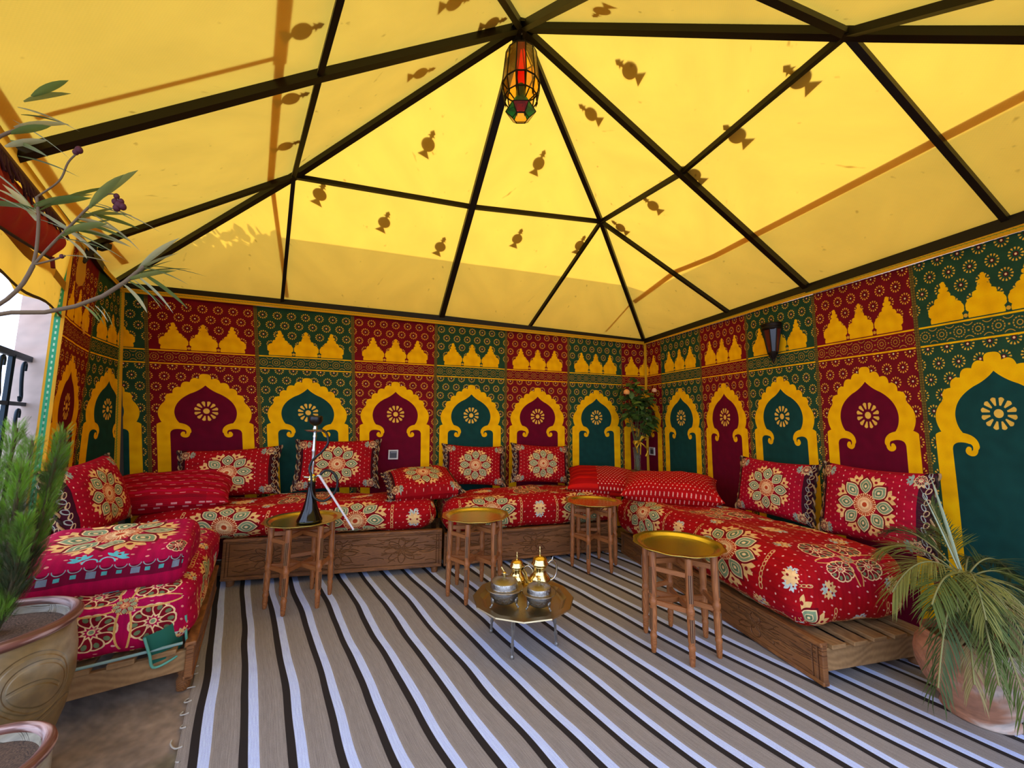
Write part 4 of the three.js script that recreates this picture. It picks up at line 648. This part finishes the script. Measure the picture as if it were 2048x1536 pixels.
{
  const t = thing('hanging_lantern', 'pierced metal lantern with red, amber and teal panes hanging from the apex', 'lantern', [-2.2, 2.83, 1.85], -0.73);
  const Nn = 12, ring = (r, y, k, n = Nn) => V(r * Math.sin(((k + 0.5) * 2 * PI) / n - 0.12), y, r * Math.cos(((k + 0.5) * 2 * PI) / n - 0.12));
  const bars = [];
  for (let k = 0; k < Nn; k++) {
    const lv = [[0.012, 0.47], [0.088, 0.385], [0.108, 0.19], [0.094, 0.115]];
    for (let i = 0; i < 3; i++) { bars.push(rod(ring(lv[i][0], lv[i][1], k), ring(lv[i + 1][0], lv[i + 1][1], k), 0.0042, 0.0042, 6)); if (i) bars.push(rod(ring(lv[i][0], lv[i][1], k), ring(lv[i][0], lv[i][1], k + 1), 0.0042, 0.0042, 6)); }
    bars.push(rod(ring(0.094, 0.115, k), ring(0.094, 0.115, k + 1), 0.0035, 0.0035, 6));
    mesh('pane', quadPane(ring(0.089, 0.38, k), ring(0.089, 0.38, k + 1), ring(0.107, 0.195, k + 1), ring(0.107, 0.195, k)), k % 6 === 0 ? redGlass : amberGlass, t);
    if (k % 2) mesh('pane', quadPane(ring(0.106, 0.185, k), ring(0.106, 0.185, k + 1), ring(0.094, 0.12, k + 1), ring(0.094, 0.12, k)), clearGlass, t);
    bars.push(rod(ring(0.094, 0.115, k), ring(0.088, 0.085, k), 0.008, 0.001, 5));
    if (k % 2 === 0) bars.push(rod(ring(0.104, 0.19, k), ring(0.035, 0.105, k), 0.0035, 0.0035, 6));
  }
  for (let k = 0; k < 6; k++) { const q = (r, y, j) => ring(r, y, j, 6).applyAxisAngle(V(0, 1, 0), 0.525); mesh('pane', quadPane(q(0.04, 0.07, k), q(0.04, 0.07, k + 1), q(0.085, 0.04, k + 1), q(0.085, 0.04, k)), k % 2 ? tealGlass : amberGlass, t); mesh('pane', quadPane(q(0.085, 0.04, k), q(0.085, 0.04, k + 1), q(0.045, 0.002, k + 1), q(0.045, 0.002, k)), k % 2 ? redGlass : tealGlass, t); for (const [a, b, c, d] of [[0.04, 0.07, 0.085, 0.04], [0.085, 0.04, 0.045, 0.002]]) bars.push(rod(q(a, b, k), q(c, d, k), 0.0028, 0.0028, 5)); for (const [a, b] of [[0.04, 0.07], [0.085, 0.04], [0.045, 0.002]]) bars.push(rod(q(a, b, k), q(a, b, k + 1), 0.0028, 0.0028, 5)); }
  mesh('frame', bars, darkIron, t);
  mesh('collar', lathe([[0.032, 0.07], [0.045, 0.085], [0.045, 0.1], [0.03, 0.11], [0.028, 0.19], [0.02, 0.2], [0, 0.2]], 20), tealGlass, t);
  mesh('finial', lathe([[0.02, 0.45], [0.012, 0.465], [0.008, 0.48], [0.008, 0.51], [0.002, 0.52], [0, 0.52]], 12), darkIron, t);
  mesh('cord', [tube([V(0, 0.515, 0), V(0.004, 0.55, 0), V(0, 0.575, 0.01)], 0.004, 12, 6), tube([V(0, 0.56, 0.02), V(-0.035, 0.545, 0.03), V(-0.05, 0.56, 0.03), V(-0.03, 0.575, 0.03), V(0.02, 0.562, 0.03), V(0.055, 0.575, 0.03)], 0.005, 30, 6)], S({ color: '#8a7a62', roughness: 0.9 }), t);
}
// ---------------------------------------------------------------- wall lantern on the right wall
{
  const t = thing('wall_lantern', 'dark tapered metal lantern fixed high on the right wall', 'lantern', [-0.025, 1.6, 1.61]);
  const Nn = 8, ring = (r, y, k) => V(-0.05 + r * -Math.abs(1) * Math.cos(((k + 0.5) / Nn) * 2 * PI) * 0.9, y, r * Math.sin(((k + 0.5) / Nn) * 2 * PI));
  const bars = [], dk = pane('#5a1c1a', 0.1), db = pane('#20242e', 0.1);
  for (let k = 0; k < Nn; k++) { bars.push(rod(ring(0.062, 0.255, k), ring(0.034, 0.08, k), 0.004, 0.004, 6), rod(ring(0.034, 0.08, k), ring(0.012, 0.03, k), 0.004, 0.004, 6)); mesh('pane', quadPane(ring(0.061, 0.255, k), ring(0.061, 0.255, k + 1), ring(0.034, 0.085, k + 1), ring(0.034, 0.085, k)), k % 2 ? dk : db, t); }
  mesh('frame', bars, darkIron, t);
  mesh('crown', lathe([[0.058, 0.25], [0.072, 0.262], [0.064, 0.272], [0.066, 0.285], [0.074, 0.3], [0.06, 0.306], [0, 0.304]], 8).translate(-0.05, 0, 0), darkIron, t);
  mesh('tip', lathe([[0, -0.01], [0.004, 0], [0.012, 0.02], [0.008, 0.032], [0.036, 0.072], [0.034, 0.084], [0, 0.084]], 8).translate(-0.05, 0, 0), darkIron, t);
  mesh('backplate', rbx(0.012, 0.26, 0.05, 0.004, 0.008, 0.17, 0), darkIron, t);
}
// ---------------------------------------------------------------- wall sockets
for (const [x, y, z, ry, l] of [[-2.794, 0.825, 0.035, 0, 'white framed wall socket on the back wall, right of the cushion behind the water pipe'], [-0.035, 0.828, 0.125, -PI / 2, 'white wall socket on the right wall near the corner']]) {
  const t = thing('wall_socket', l, 'socket', [x, y, z], ry); const W = S({ color: '#c9c6c0', roughness: 0.5 });
  mesh('frame', [bx(0.086, 0.012, 0.014, 0, 0.037, 0), bx(0.086, 0.012, 0.014, 0, -0.037, 0), bx(0.012, 0.062, 0.014, -0.037, 0, 0), bx(0.012, 0.062, 0.014, 0.037, 0, 0)], W, t);
  mesh('insert', bx(0.063, 0.063, 0.01, 0, 0, -0.002), S({ color: '#3a3a3c', roughness: 0.5 }), t);
  mesh('cover_edge', bx(0.05, 0.01, 0.008, 0.002, 0.02, 0.004), S({ color: '#77777a', roughness: 0.5 }), t);
}

// ---------------------------------------------------------------- leaves
function blade(L, W, bend = 0.2, fold = 0.25, n = 4) { // leaf along +z, tip bent down
  const p = [], t = [], id = [];
  for (let i = 0; i <= n; i++) { const s = i / n, w = W * Math.pow(Math.sin(PI * Math.min(1, 0.06 + s * 0.94)), 0.8) * 0.5, z = L * s, y = -bend * L * s * s; p.push(-w, y + w * fold, z, 0, y, z, w, y + w * fold, z); t.push(0, s, 0.5, s, 1, s); }
  for (let i = 0; i < n; i++) { const a = i * 3; id.push(a, a + 3, a + 1, a + 1, a + 3, a + 4, a + 1, a + 4, a + 2, a + 2, a + 4, a + 5); }
  const g = new THREE.BufferGeometry(); g.setAttribute('position', new THREE.Float32BufferAttribute(p, 3)); g.setAttribute('uv', new THREE.Float32BufferAttribute(t, 2)); g.setIndex(id); g.computeVertexNormals(); return g;
}
const leafMat = (c, tr = 0.3) => P({ color: c, roughness: 0.62, transmission: tr, thickness: 0, specularIntensity: 0.5, side: DS });
const aim = (g, dir, pos, roll = 0) => g.applyMatrix4(new THREE.Matrix4().makeRotationZ(roll)).applyQuaternion(new THREE.Quaternion().setFromRotationMatrix(new THREE.Matrix4().lookAt(dir, V(0, 0, 0), Math.abs(dir.y) > 0.97 * dir.length() ? V(1, 0, 0) : V(0, 1, 0)))).translate(pos.x, pos.y, pos.z);

// ---------------------------------------------------------------- roses in a glass vase in the corner
{
  const t = thing('side_stand', 'small dark stand in the corner behind the red cushions, under the vase', 'stand', [-0.3, 0, 0.22]);
  mesh('top', [cyl(0.12, 0.12, 0.02, 0, 0.62, 0, 24)], benchWood, t);
  mesh('column', lathe([[0.1, 0], [0.1, 0.02], [0.03, 0.05], [0.025, 0.3], [0.04, 0.4], [0.03, 0.61], [0, 0.61]], 20), benchWood, t);
  const v = thing('rose_vase', 'clear glass vase of pale roses tied with gold ribbon in the corner', 'vase', [-0.3, 0.631, 0.22]);
  const gl = P({ color: '#e9f0ea', roughness: 0.05, transmission: 0.92, thickness: 0, side: DS });
  mesh('glass', lathe([[0, 0.003], [0.03, 0.003], [0.036, 0.01], [0.032, 0.1], [0.04, 0.21], [0.045, 0.25]], 28), gl, v);
  const st = [], tips = [];
  for (let k = 0; k < 14; k++) { const a = k * 2.4, r = 0.03 + 0.19 * Math.sqrt((k + 1) / 14), h = rr(0.45, 0.98), q = V(r * 0.85 * Math.cos(a), h, r * 0.5 * Math.sin(a) + 0.03); st.push(tube([V(0.015 * Math.cos(a), 0.01, 0.015 * Math.sin(a)), V(0.02 * Math.cos(a), 0.26, 0.02 * Math.sin(a)), q.clone().multiply(V(0.7, 0.8, 0.7)), q], 0.003, 14, 5)); tips.push(q); }
  mesh('stem', st, S({ color: '#5c6a34', roughness: 0.7 }), v);
  const gm = [leafMat('#4c7026'), leafMat('#72903a'), leafMat('#385a22')];
  for (let k = 0; k < 330; k++) { const q = tips[k % 14], s = rr(0.45, 1.05), b = V(q.x * s + rr(-0.05, 0.05), Math.max(0.3, q.y * (0.55 + 0.5 * s)) + rr(-0.04, 0.06), q.z * s + rr(-0.05, 0.05)); if (b.y > 0.86 + 0.2 * Math.exp(-Math.abs(b.x + 0.02) * 10)) continue; mesh('leaf', aim(blade(rr(0.06, 0.1), rr(0.04, 0.06), 0.35, 0.2), V(rr(-1, 1) + q.x * 3, rr(-0.5, 0.6), rr(0.1, 1)), b, rr(-0.6, 0.6)), gm[k % 3], v); }
  for (const [x, y, z, r, c] of [[-0.16, 0.83, 0.06, 0.034, '#ffb45c'], [0.175, 0.86, 0.08, 0.027, '#ffc59a'], [0.06, 0.55, 0.1, 0.013, '#b5b08a']]) {
    const g = []; for (let k = 0; k < 9; k++) { const s = new THREE.SphereGeometry(r, 10, 8, 0, PI * 0.8, 0.2, PI * 0.6); s.scale(1 - k * 0.06, 1, 1 - k * 0.06); s.rotateY(k * 2.3); s.rotateX(0.25); s.translate(x, y, z); g.push(s); } mesh('rose', g, P({ color: c, roughness: 0.8, transmission: 0.2, thickness: 0, side: DS }), v);
  }
  const rib = S({ color: '#d8a81e', metalness: 0.6, roughness: 0.3, side: DS }), loops = [];
  for (const [ax, ay] of [[0.03, 0.03], [0.055, 0.02], [-0.03, -0.05], [-0.045, -0.02], [0.0, -0.06], [0.06, -0.07]]) { const o = V(-0.005, 0.31, 0.05); loops.push(tube([o, o.clone().add(V(ax * 0.7, ay + 0.03, 0.02)), o.clone().add(V(ax * 1.5, ay * 1.3, 0.015)), o.clone().add(V(ax * 1.1, ay * 1.9 - 0.02, 0.01))], 0.008, 14, 5).scale(1, 1, 1)); }
  mesh('ribbon', [...loops, lathe([[0.034, 0.28], [0.044, 0.3], [0.036, 0.32]], 16)], rib, v);
}

// ---------------------------------------------------------------- conifer in a glazed pot, left foreground
const soilTex = pixelTex(256, 256, (u, v) => { const s = 1 + 0.9 * tileNoise(u, v, 20, 4, 3) + 0.5 * tileNoise(u, v, 70, 2, 9); return [92 * s, 74 * s, 62 * s]; }, true, [4, 4]);
const soilMat = S({ map: soilTex, roughness: 1 });
const leafCarve = canvasTex(1024, 512, (x, W, H) => { x.fillStyle = '#808080'; x.fillRect(0, 0, W, H); x.strokeStyle = '#1c1c1c'; x.lineWidth = 6; for (let i = 0; i < 15; i++) { const cx = (i % 5) * 205 + 100 + (Math.floor(i / 5) % 2) * 100, cy = 90 + Math.floor(i / 5) * 160; x.save(); x.translate(cx, cy); x.rotate(-0.5 + 0.4 * (i % 3)); x.beginPath(); x.ellipse(0, 0, 74, 46, 0, 0, 7); x.stroke(); x.beginPath(); x.ellipse(6, 3, 62, 35, 0, 0, 7); x.stroke(); x.beginPath(); x.moveTo(-50, 14); x.quadraticCurveTo(0, -14, 52, 8); x.stroke(); x.restore(); x.beginPath(); x.moveTo(cx - 80, cy + 40); x.bezierCurveTo(cx - 20, cy + 100, cx + 60, cy + 20, cx + 130, cy + 70); x.stroke(); } }, false);
const glazeTex = pixelTex(512, 256, (u, v) => { const n = tileNoise(u, v, 5, 5, 3), w = Math.max(0, Math.min(1, (tileNoise(u, v, 3, 4, 70) + 0.02) * 7)), f = tileNoise(u, v, 40, 3, 20); const s = 1 + 0.35 * n + 0.25 * f; const a = [132 * s, 108 * s, 66 * s], b = [158 * s, 154 * s, 140 * s]; return [0, 1, 2].map((k) => a[k] + (b[k] - a[k]) * w * 0.75); });
const glaze = S({ map: glazeTex, bumpMap: leafCarve, bumpScale: 0.007, roughness: 0.42 });
const rimGlaze = S({ map: pixelTex(256, 64, (u, v) => { const s = 1 + 0.5 * tileNoise(u, v, 9, 4, 4); const w = Math.max(0, Math.min(1, tileNoise(u, v, 8, 3, 60) * 5)); return [104 * s + 70 * w, 62 * s + 84 * w, 48 * s + 90 * w]; }), roughness: 0.45 });
{
  const t = thing('potted_conifer', 'bushy green conifer in a large olive glazed pot with carved leaves', 'potted plant', [-3.97, 0, 2.07]);
  mesh('pot', lathe([[0, 0], [0.125, 0], [0.135, 0.015], [0.165, 0.1], [0.192, 0.2], [0.206, 0.3], [0.204, 0.38], [0.192, 0.46], [0.186, 0.485], [0.17, 0.485], [0.17, 0.44], [0, 0.44]], 64), glaze, t);
  mesh('rim', new THREE.TorusGeometry(0.192, 0.016, 14, 72).rotateX(PI / 2).translate(0, 0.488, 0), rimGlaze, t);
  const so = new THREE.CircleGeometry(0.185, 40).rotateX(-PI / 2); { const p = so.attributes.position; for (let i = 0; i < p.count; i++) p.setY(i, 0.445 + 0.012 * nz(p.getX(i) * 20, p.getZ(i) * 20)); } mesh('soil', [new THREE.CylinderGeometry(0.184, 0.17, 0.03, 40).translate(0, 0.447, 0)], soilMat, t);
  // upright sprays: each a stem with many scale-leaf twigs
  const cols = [[-0.06, -0.02, 0.5, 0.1], [0.0, -0.06, 0.58, 0.085], [-0.12, 0.03, 0.52, 0.1], [-0.02, 0.07, 0.44, 0.09], [0.03, 0.0, 0.5, 0.075], [-0.16, -0.06, 0.55, 0.1], [-0.09, -0.12, 0.62, 0.08], [0.04, -0.1, 0.6, 0.06], [0.02, -0.14, 0.54, 0.065], [-0.2, 0.02, 0.5, 0.1], [-0.14, 0.12, 0.46, 0.1], [0.07, 0.02, 0.34, 0.055], [-0.1, 0.0, 0.24, 0.11], [-0.02, 0.02, 0.22, 0.1]];
  const stems = [], mats = [];
  for (const [x, z, h, r] of cols) {
    const top = V(x * 1.05 + 0.01, 0.47 + h, z * 1.2), base = V(x * 0.3, 0.45, z * 0.3), mid = V(x * 0.8 + 0.01, 0.47 + h * 0.4, z * 0.8); stems.push(tube([base, mid, top], 0.005, 12, 5));
    const c = new THREE.CatmullRomCurve3([base, mid, top]);
    for (let k = 0; k < 1900; k++) { const s = Math.pow(rnd(), 0.8), q = c.getPoint(0.08 + 0.92 * s), a = rnd() * 6.283, rad = r * (0.5 + 0.28 * nz(s * 9 + x * 40, a * 0.8, z * 30)) * (1 - 0.6 * s) * (0.15 + 0.85 * Math.sqrt(rnd())) * (s < 0.15 ? 0.5 : 1); const m = new THREE.Matrix4(), d = V(Math.cos(a) * 0.5 + rr(-0.3, 0.3), 1.1 + rr(-0.4, 0.4), Math.sin(a) * 0.5 + rr(-0.3, 0.3)).normalize(); m.compose(q.clone().add(V(Math.cos(a) * rad, rr(-0.01, 0.02), Math.sin(a) * rad)), new THREE.Quaternion().setFromUnitVectors(V(0, 1, 0), d).multiply(new THREE.Quaternion().setFromAxisAngle(V(0, 1, 0), rnd() * 6.28)), V(1, 1, 1).multiplyScalar(rr(0.65, 1.3))); mats.push([m, s]); }
  }
  mesh('stem', stems, S({ color: '#54452e', roughness: 0.9 }), t);
  const tw = []; // a flat feathery twig of needle scales
  for (let k = 0; k < 9; k++) { for (const s of k === 8 ? [0] : [-1, 1]) { const b = blade(0.0078 - k * 0.0004, 0.0029, 0.1, 0.3, 1); b.rotateX(-PI / 2); b.rotateZ(-s * 0.5); b.translate(0, k * 0.003, 0); tw.push(b); } }
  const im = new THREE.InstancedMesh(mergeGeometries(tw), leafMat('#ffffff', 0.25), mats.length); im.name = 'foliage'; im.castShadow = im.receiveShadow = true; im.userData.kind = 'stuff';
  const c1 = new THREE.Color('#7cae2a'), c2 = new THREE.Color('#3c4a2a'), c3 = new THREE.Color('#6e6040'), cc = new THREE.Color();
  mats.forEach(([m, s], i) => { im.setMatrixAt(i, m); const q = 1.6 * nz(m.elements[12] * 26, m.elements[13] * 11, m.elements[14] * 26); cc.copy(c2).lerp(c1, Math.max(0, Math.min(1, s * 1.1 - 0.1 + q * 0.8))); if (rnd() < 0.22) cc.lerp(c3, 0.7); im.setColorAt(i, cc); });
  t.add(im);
}
// ---------------------------------------------------------------- small pot, corner of the picture, with the oleander that leans in from the left
{
  const t = thing('potted_oleander', 'small brown rimmed pot of dry soil with thin oleander branches leaning in from the left', 'potted plant', [-3.625, 0, 2.57]);
  const p2 = mesh('pot', lathe([[0, 0], [0.085, 0], [0.1, 0.06], [0.122, 0.2], [0.132, 0.3], [0.13, 0.39], [0.122, 0.41], [0.112, 0.41], [0.112, 0.36], [0, 0.36]], 48), glaze, t);
  mesh('rim', new THREE.TorusGeometry(0.124, 0.012, 12, 56).rotateX(PI / 2).translate(0, 0.412, 0), rimGlaze, t);
  mesh('soil', [new THREE.CylinderGeometry(0.118, 0.11, 0.03, 36).translate(0, 0.378, 0)], S({ map: soilTex, color: '#e0d6c4', roughness: 1 }), t);
  const bark = S({ color: '#6a553c', roughness: 0.85 }), O = V(-3.625, 0, 2.57), W3 = (x, y, z) => V(x, y, z).sub(O);
  const B = [ // branches in world metres
    [[-3.66, 0.38, 2.55], [-3.95, 0.7, 2.62], [-3.86, 1.0, 2.75], [-3.56, 1.22, 2.88], [-3.412, 1.287, 2.9], [-3.354, 1.296, 2.9], [-3.3, 1.322, 2.9], [-3.268, 1.352, 2.9], [-3.24, 1.388, 2.9]],
    [[-3.86, 1.0, 2.75], [-3.62, 1.16, 2.88], [-3.47, 1.26, 2.9], [-3.414, 1.302, 2.9], [-3.392, 1.336, 2.9], [-3.382, 1.37, 2.9]],
    [[-3.382, 1.37, 2.9], [-3.381, 1.4, 2.9], [-3.384, 1.45, 2.9], [-3.39, 1.485, 2.9]],
    [[-3.382, 1.37, 2.9], [-3.365, 1.405, 2.9], [-3.343, 1.445, 2.9], [-3.322, 1.483, 2.9], [-3.305, 1.507, 2.9]],
    [[-3.39, 1.485, 2.9], [-3.365, 1.52, 2.9], [-3.357, 1.555, 2.9], [-3.345, 1.578, 2.9]],
    [[-3.384, 1.37, 2.9], [-3.36, 1.382, 2.9], [-3.345, 1.392, 2.9]],
    [[-3.305, 1.507, 2.9], [-3.293, 1.51, 2.9], [-3.285, 1.498, 2.9]],
    [[-3.56, 1.22, 2.88], [-3.5, 1.45, 2.88], [-3.45, 1.57, 2.9], [-3.42, 1.6, 2.9]] ];
  const R0 = [0.0034, 0.0027, 0.0021, 0.0018, 0.0013, 0.0014, 0.0011, 0.0024];
  B.forEach((b, i) => mesh('branch', [tube(b.map((q) => W3(...q)), R0[i], 40, 6)], bark, t));
  const lm = [leafMat('#8d9a58', 0.35), leafMat('#6d8440', 0.35), leafMat('#c2c296', 0.35)];
  const put = (x, y, z, dx, dy, dz, L, i, w = 0.011) => mesh('leaf', aim(blade(L, w, 0.18, 0.25, 6), V(dx, dy, dz), W3(x, y, z), rr(-0.4, 0.4)), lm[i % 3], t);
  // cluster at the tip of the low branch
  for (let k = 0; k < 13; k++) { const s = k / 13; put(-3.27 + 0.03 * s, 1.352 + 0.04 * s, 2.9, 0.9 + rr(-0.5, 0.5), k % 2 ? rr(-1, 0) : rr(0.2, 1.3), rr(-0.5, 0.5), rr(0.06, 0.09), k + 1); }
  for (let k = 0; k < 4; k++) put(-3.315 + 0.008 * k, 1.312, 2.9, 1, -0.7 - 0.2 * k, rr(-0.3, 0.3), rr(0.03, 0.045), k, 0.006);
  // cluster at the fork
  for (let k = 0; k < 10; k++) put(-3.388 + rr(-0.004, 0.004), 1.462 + rr(-0.02, 0.02), 2.9, k % 2 ? rr(0.5, 1) : rr(-1, -0.4), rr(-0.5, 0.9), rr(-0.4, 0.4), rr(0.08, 0.12), k, 0.014);
  for (let k = 0; k < 16; k++) { const s = k / 16; put(-3.36 + 0.05 * s, 1.415 + 0.085 * s, 2.9, rr(0.4, 1.2), k % 3 ? rr(-0.5, 0.3) : rr(0.3, 1.4), rr(-0.5, 0.4), rr(0.055, 0.09), k, 0.013); }
  for (let k = 0; k < 10; k++) put(-3.43 + rr(-0.01, 0.02), 1.55 + 0.012 * k, 2.9, rr(0.4, 1), rr(-0.4, 0.8), rr(-0.3, 0.3), rr(0.05, 0.08), k + 1);
  put(-3.345, 1.392, 2.9, 1, 0.12, 0, 0.06, 2, 0.007);
  const bud = S({ color: '#4a0a1c', roughness: 0.7 });
  for (const [x, y, r] of [[-3.29, 1.497, 0.0045], [-3.284, 1.492, 0.006], [-3.279, 1.49, 0.005], [-3.287, 1.486, 0.005], [-3.282, 1.499, 0.004], [-3.289, 1.507, 0.004], [-3.346, 1.579, 0.005], [-3.35, 1.574, 0.004], [-3.349, 1.39, 0.003]]) { const s = new THREE.SphereGeometry(r, 10, 8); s.scale(1, 1.3, 1); const q = W3(x, y, 2.9); mesh('bud', s.translate(q.x, q.y, q.z), bud, t); }
}
// ---------------------------------------------------------------- palm in a clay pot, right foreground
{
  const t = thing('potted_palm', 'young feather palm in a rounded pale clay pot at the right', 'potted plant', [-0.585, 0.01, 2.735]);
  const clay = S({ map: pixelTex(512, 256, (u, v) => { const n = tileNoise(u, v, 6, 5, 5), w = Math.max(0, Math.min(1, (tileNoise(u, v, 4, 4, 33) + 0.0) * 5)), f = tileNoise(u, v, 36, 3, 8); const s = 1 + 0.3 * n + 0.2 * f; return [166 * s + 26 * w, 114 * s + 58 * w, 84 * s + 72 * w]; }), bumpMap: canvasTex(512, 256, (x, W, H) => { x.fillStyle = '#808080'; x.fillRect(0, 0, W, H); x.strokeStyle = '#303030'; x.lineWidth = 3; for (let i = 0; i < 12; i++) { for (const r of [10, 18, 26, 34]) { x.beginPath(); x.arc(i * 43 + 20, 150, r, PI, 2 * PI); x.stroke(); } } }, false), bumpScale: 0.004, roughness: 0.85 });
  mesh('pot', lathe([[0, 0], [0.1, 0], [0.106, 0.01], [0.1, 0.025], [0.096, 0.036], [0.115, 0.06], [0.148, 0.11], [0.165, 0.165], [0.168, 0.21], [0.16, 0.255], [0.138, 0.285], [0.14, 0.3], [0.142, 0.312], [0.133, 0.316], [0.124, 0.3], [0.126, 0.27], [0, 0.27]].map((q) => [q[0], q[1] * 0.92]), 64), clay, t);
  mesh('soil', [new THREE.CylinderGeometry(0.125, 0.125, 0.02, 40).translate(0, 0.25, 0)], soilMat, t);
  mesh('trunk', [lathe([[0.05, 0.27], [0.055, 0.33], [0.045, 0.4], [0.03, 0.47], [0.012, 0.52], [0, 0.53]], 14)], S({ color: '#4f3c26', roughness: 1 }), t);
  const pm = [leafMat('#56642c', 0.12), leafMat('#7d7d3a', 0.12), leafMat('#42532a', 0.12), leafMat('#8f8050', 0.12)], rach = S({ color: '#7d7a44', roughness: 0.6 });
  function frond(az, el, L, droop, mi, start = 0.28, dens = 38) {
    const c0 = V(0, 0.5, 0), d = V(Math.cos(az), 0, Math.sin(az)), pts = [];
    for (let i = 0; i <= 10; i++) { const s = i / 10; pts.push(c0.clone().addScaledVector(d, L * s * Math.cos(el) * (1 - 0.12 * droop * s)).add(V(0, L * s * Math.sin(el) - droop * L * s * s, 0))); }
    const c = new THREE.CatmullRomCurve3(pts), g = [new THREE.TubeGeometry(c, 20, 0.003, 5)];
    const lf = [];
    for (let k = 0; k < dens; k++) for (const sd of [-1, 1]) { const s = start + (1 - start) * (k / dens), q = c.getPoint(s), tn = c.getTangent(s), sidev = tn.clone().cross(V(0, 1, 0)).normalize().multiplyScalar(sd), dir = tn.clone().multiplyScalar(0.9 + 0.5 * s).addScaledVector(sidev, 0.9 - 0.35 * s).add(V(0, rr(-0.35, 0.25), 0)); lf.push(aim(blade(L * (0.36 - 0.14 * s) * rr(0.85, 1.15), 0.0046, rr(0.1, 0.45), 0.4, 4), dir, q)); }
    const f = mesh('frond', lf, pm[mi % 4], t); mesh('rachis', g, rach, f);
  }
  // az: 0 = +x (to the wall), PI/2 = +z (towards the camera)
  const F = [[3.35, 0.75, 0.5, 0.75, 1], [2.95, 0.5, 0.48, 0.5, 0], [2.6, 0.75, 0.42, 0.8, 1], [5.6, 1.0, 0.44, 0.5, 0], [2.6, 0.45, 0.44, 0.95, 0], [2.2, 0.5, 0.4, 1.15, 3], [1.75, 0.6, 0.36, 1.2, 1], [1.3, 0.55, 0.42, 1.15, 2], [0.9, 0.45, 0.42, 0.95, 2], [0.45, 0.3, 0.42, 0.75, 0], [0.1, 0.8, 0.42, 0.7, 2], [-0.3, 0.65, 0.4, 0.6, 0], [4.0, 0.9, 0.42, 0.6, 1], [4.7, 1.0, 0.42, 0.5, 2], [2.85, 0.85, 0.4, 0.9, 1], [1.0, 0.9, 0.34, 0.9, 0], [1.95, 0.05, 0.36, 0.7, 3], [2.75, -0.15, 0.38, 0.5, 3], [2.45, 0.3, 0.44, 1.0, 0], [2.95, 0.15, 0.46, 0.75, 2]];
  for (const f of F) frond(...f);
  frond(5.2, 1.2, 0.34, 0.12, 2, 0.5, 14);
  for (const [az, el, L, w] of [[3.9, 1.42, 0.46, 0.012], [4.6, 1.32, 0.4, 0.014]]) { const d = V(Math.cos(az) * Math.cos(el), Math.sin(el), Math.sin(az) * Math.cos(el)); mesh('spear_leaf', aim(blade(L, w, 0.02, 0.6, 6), d, V(0, 0.47, 0)), leafMat('#aebfa0', 0.2), t); }
}
renderer.render(scene, camera);
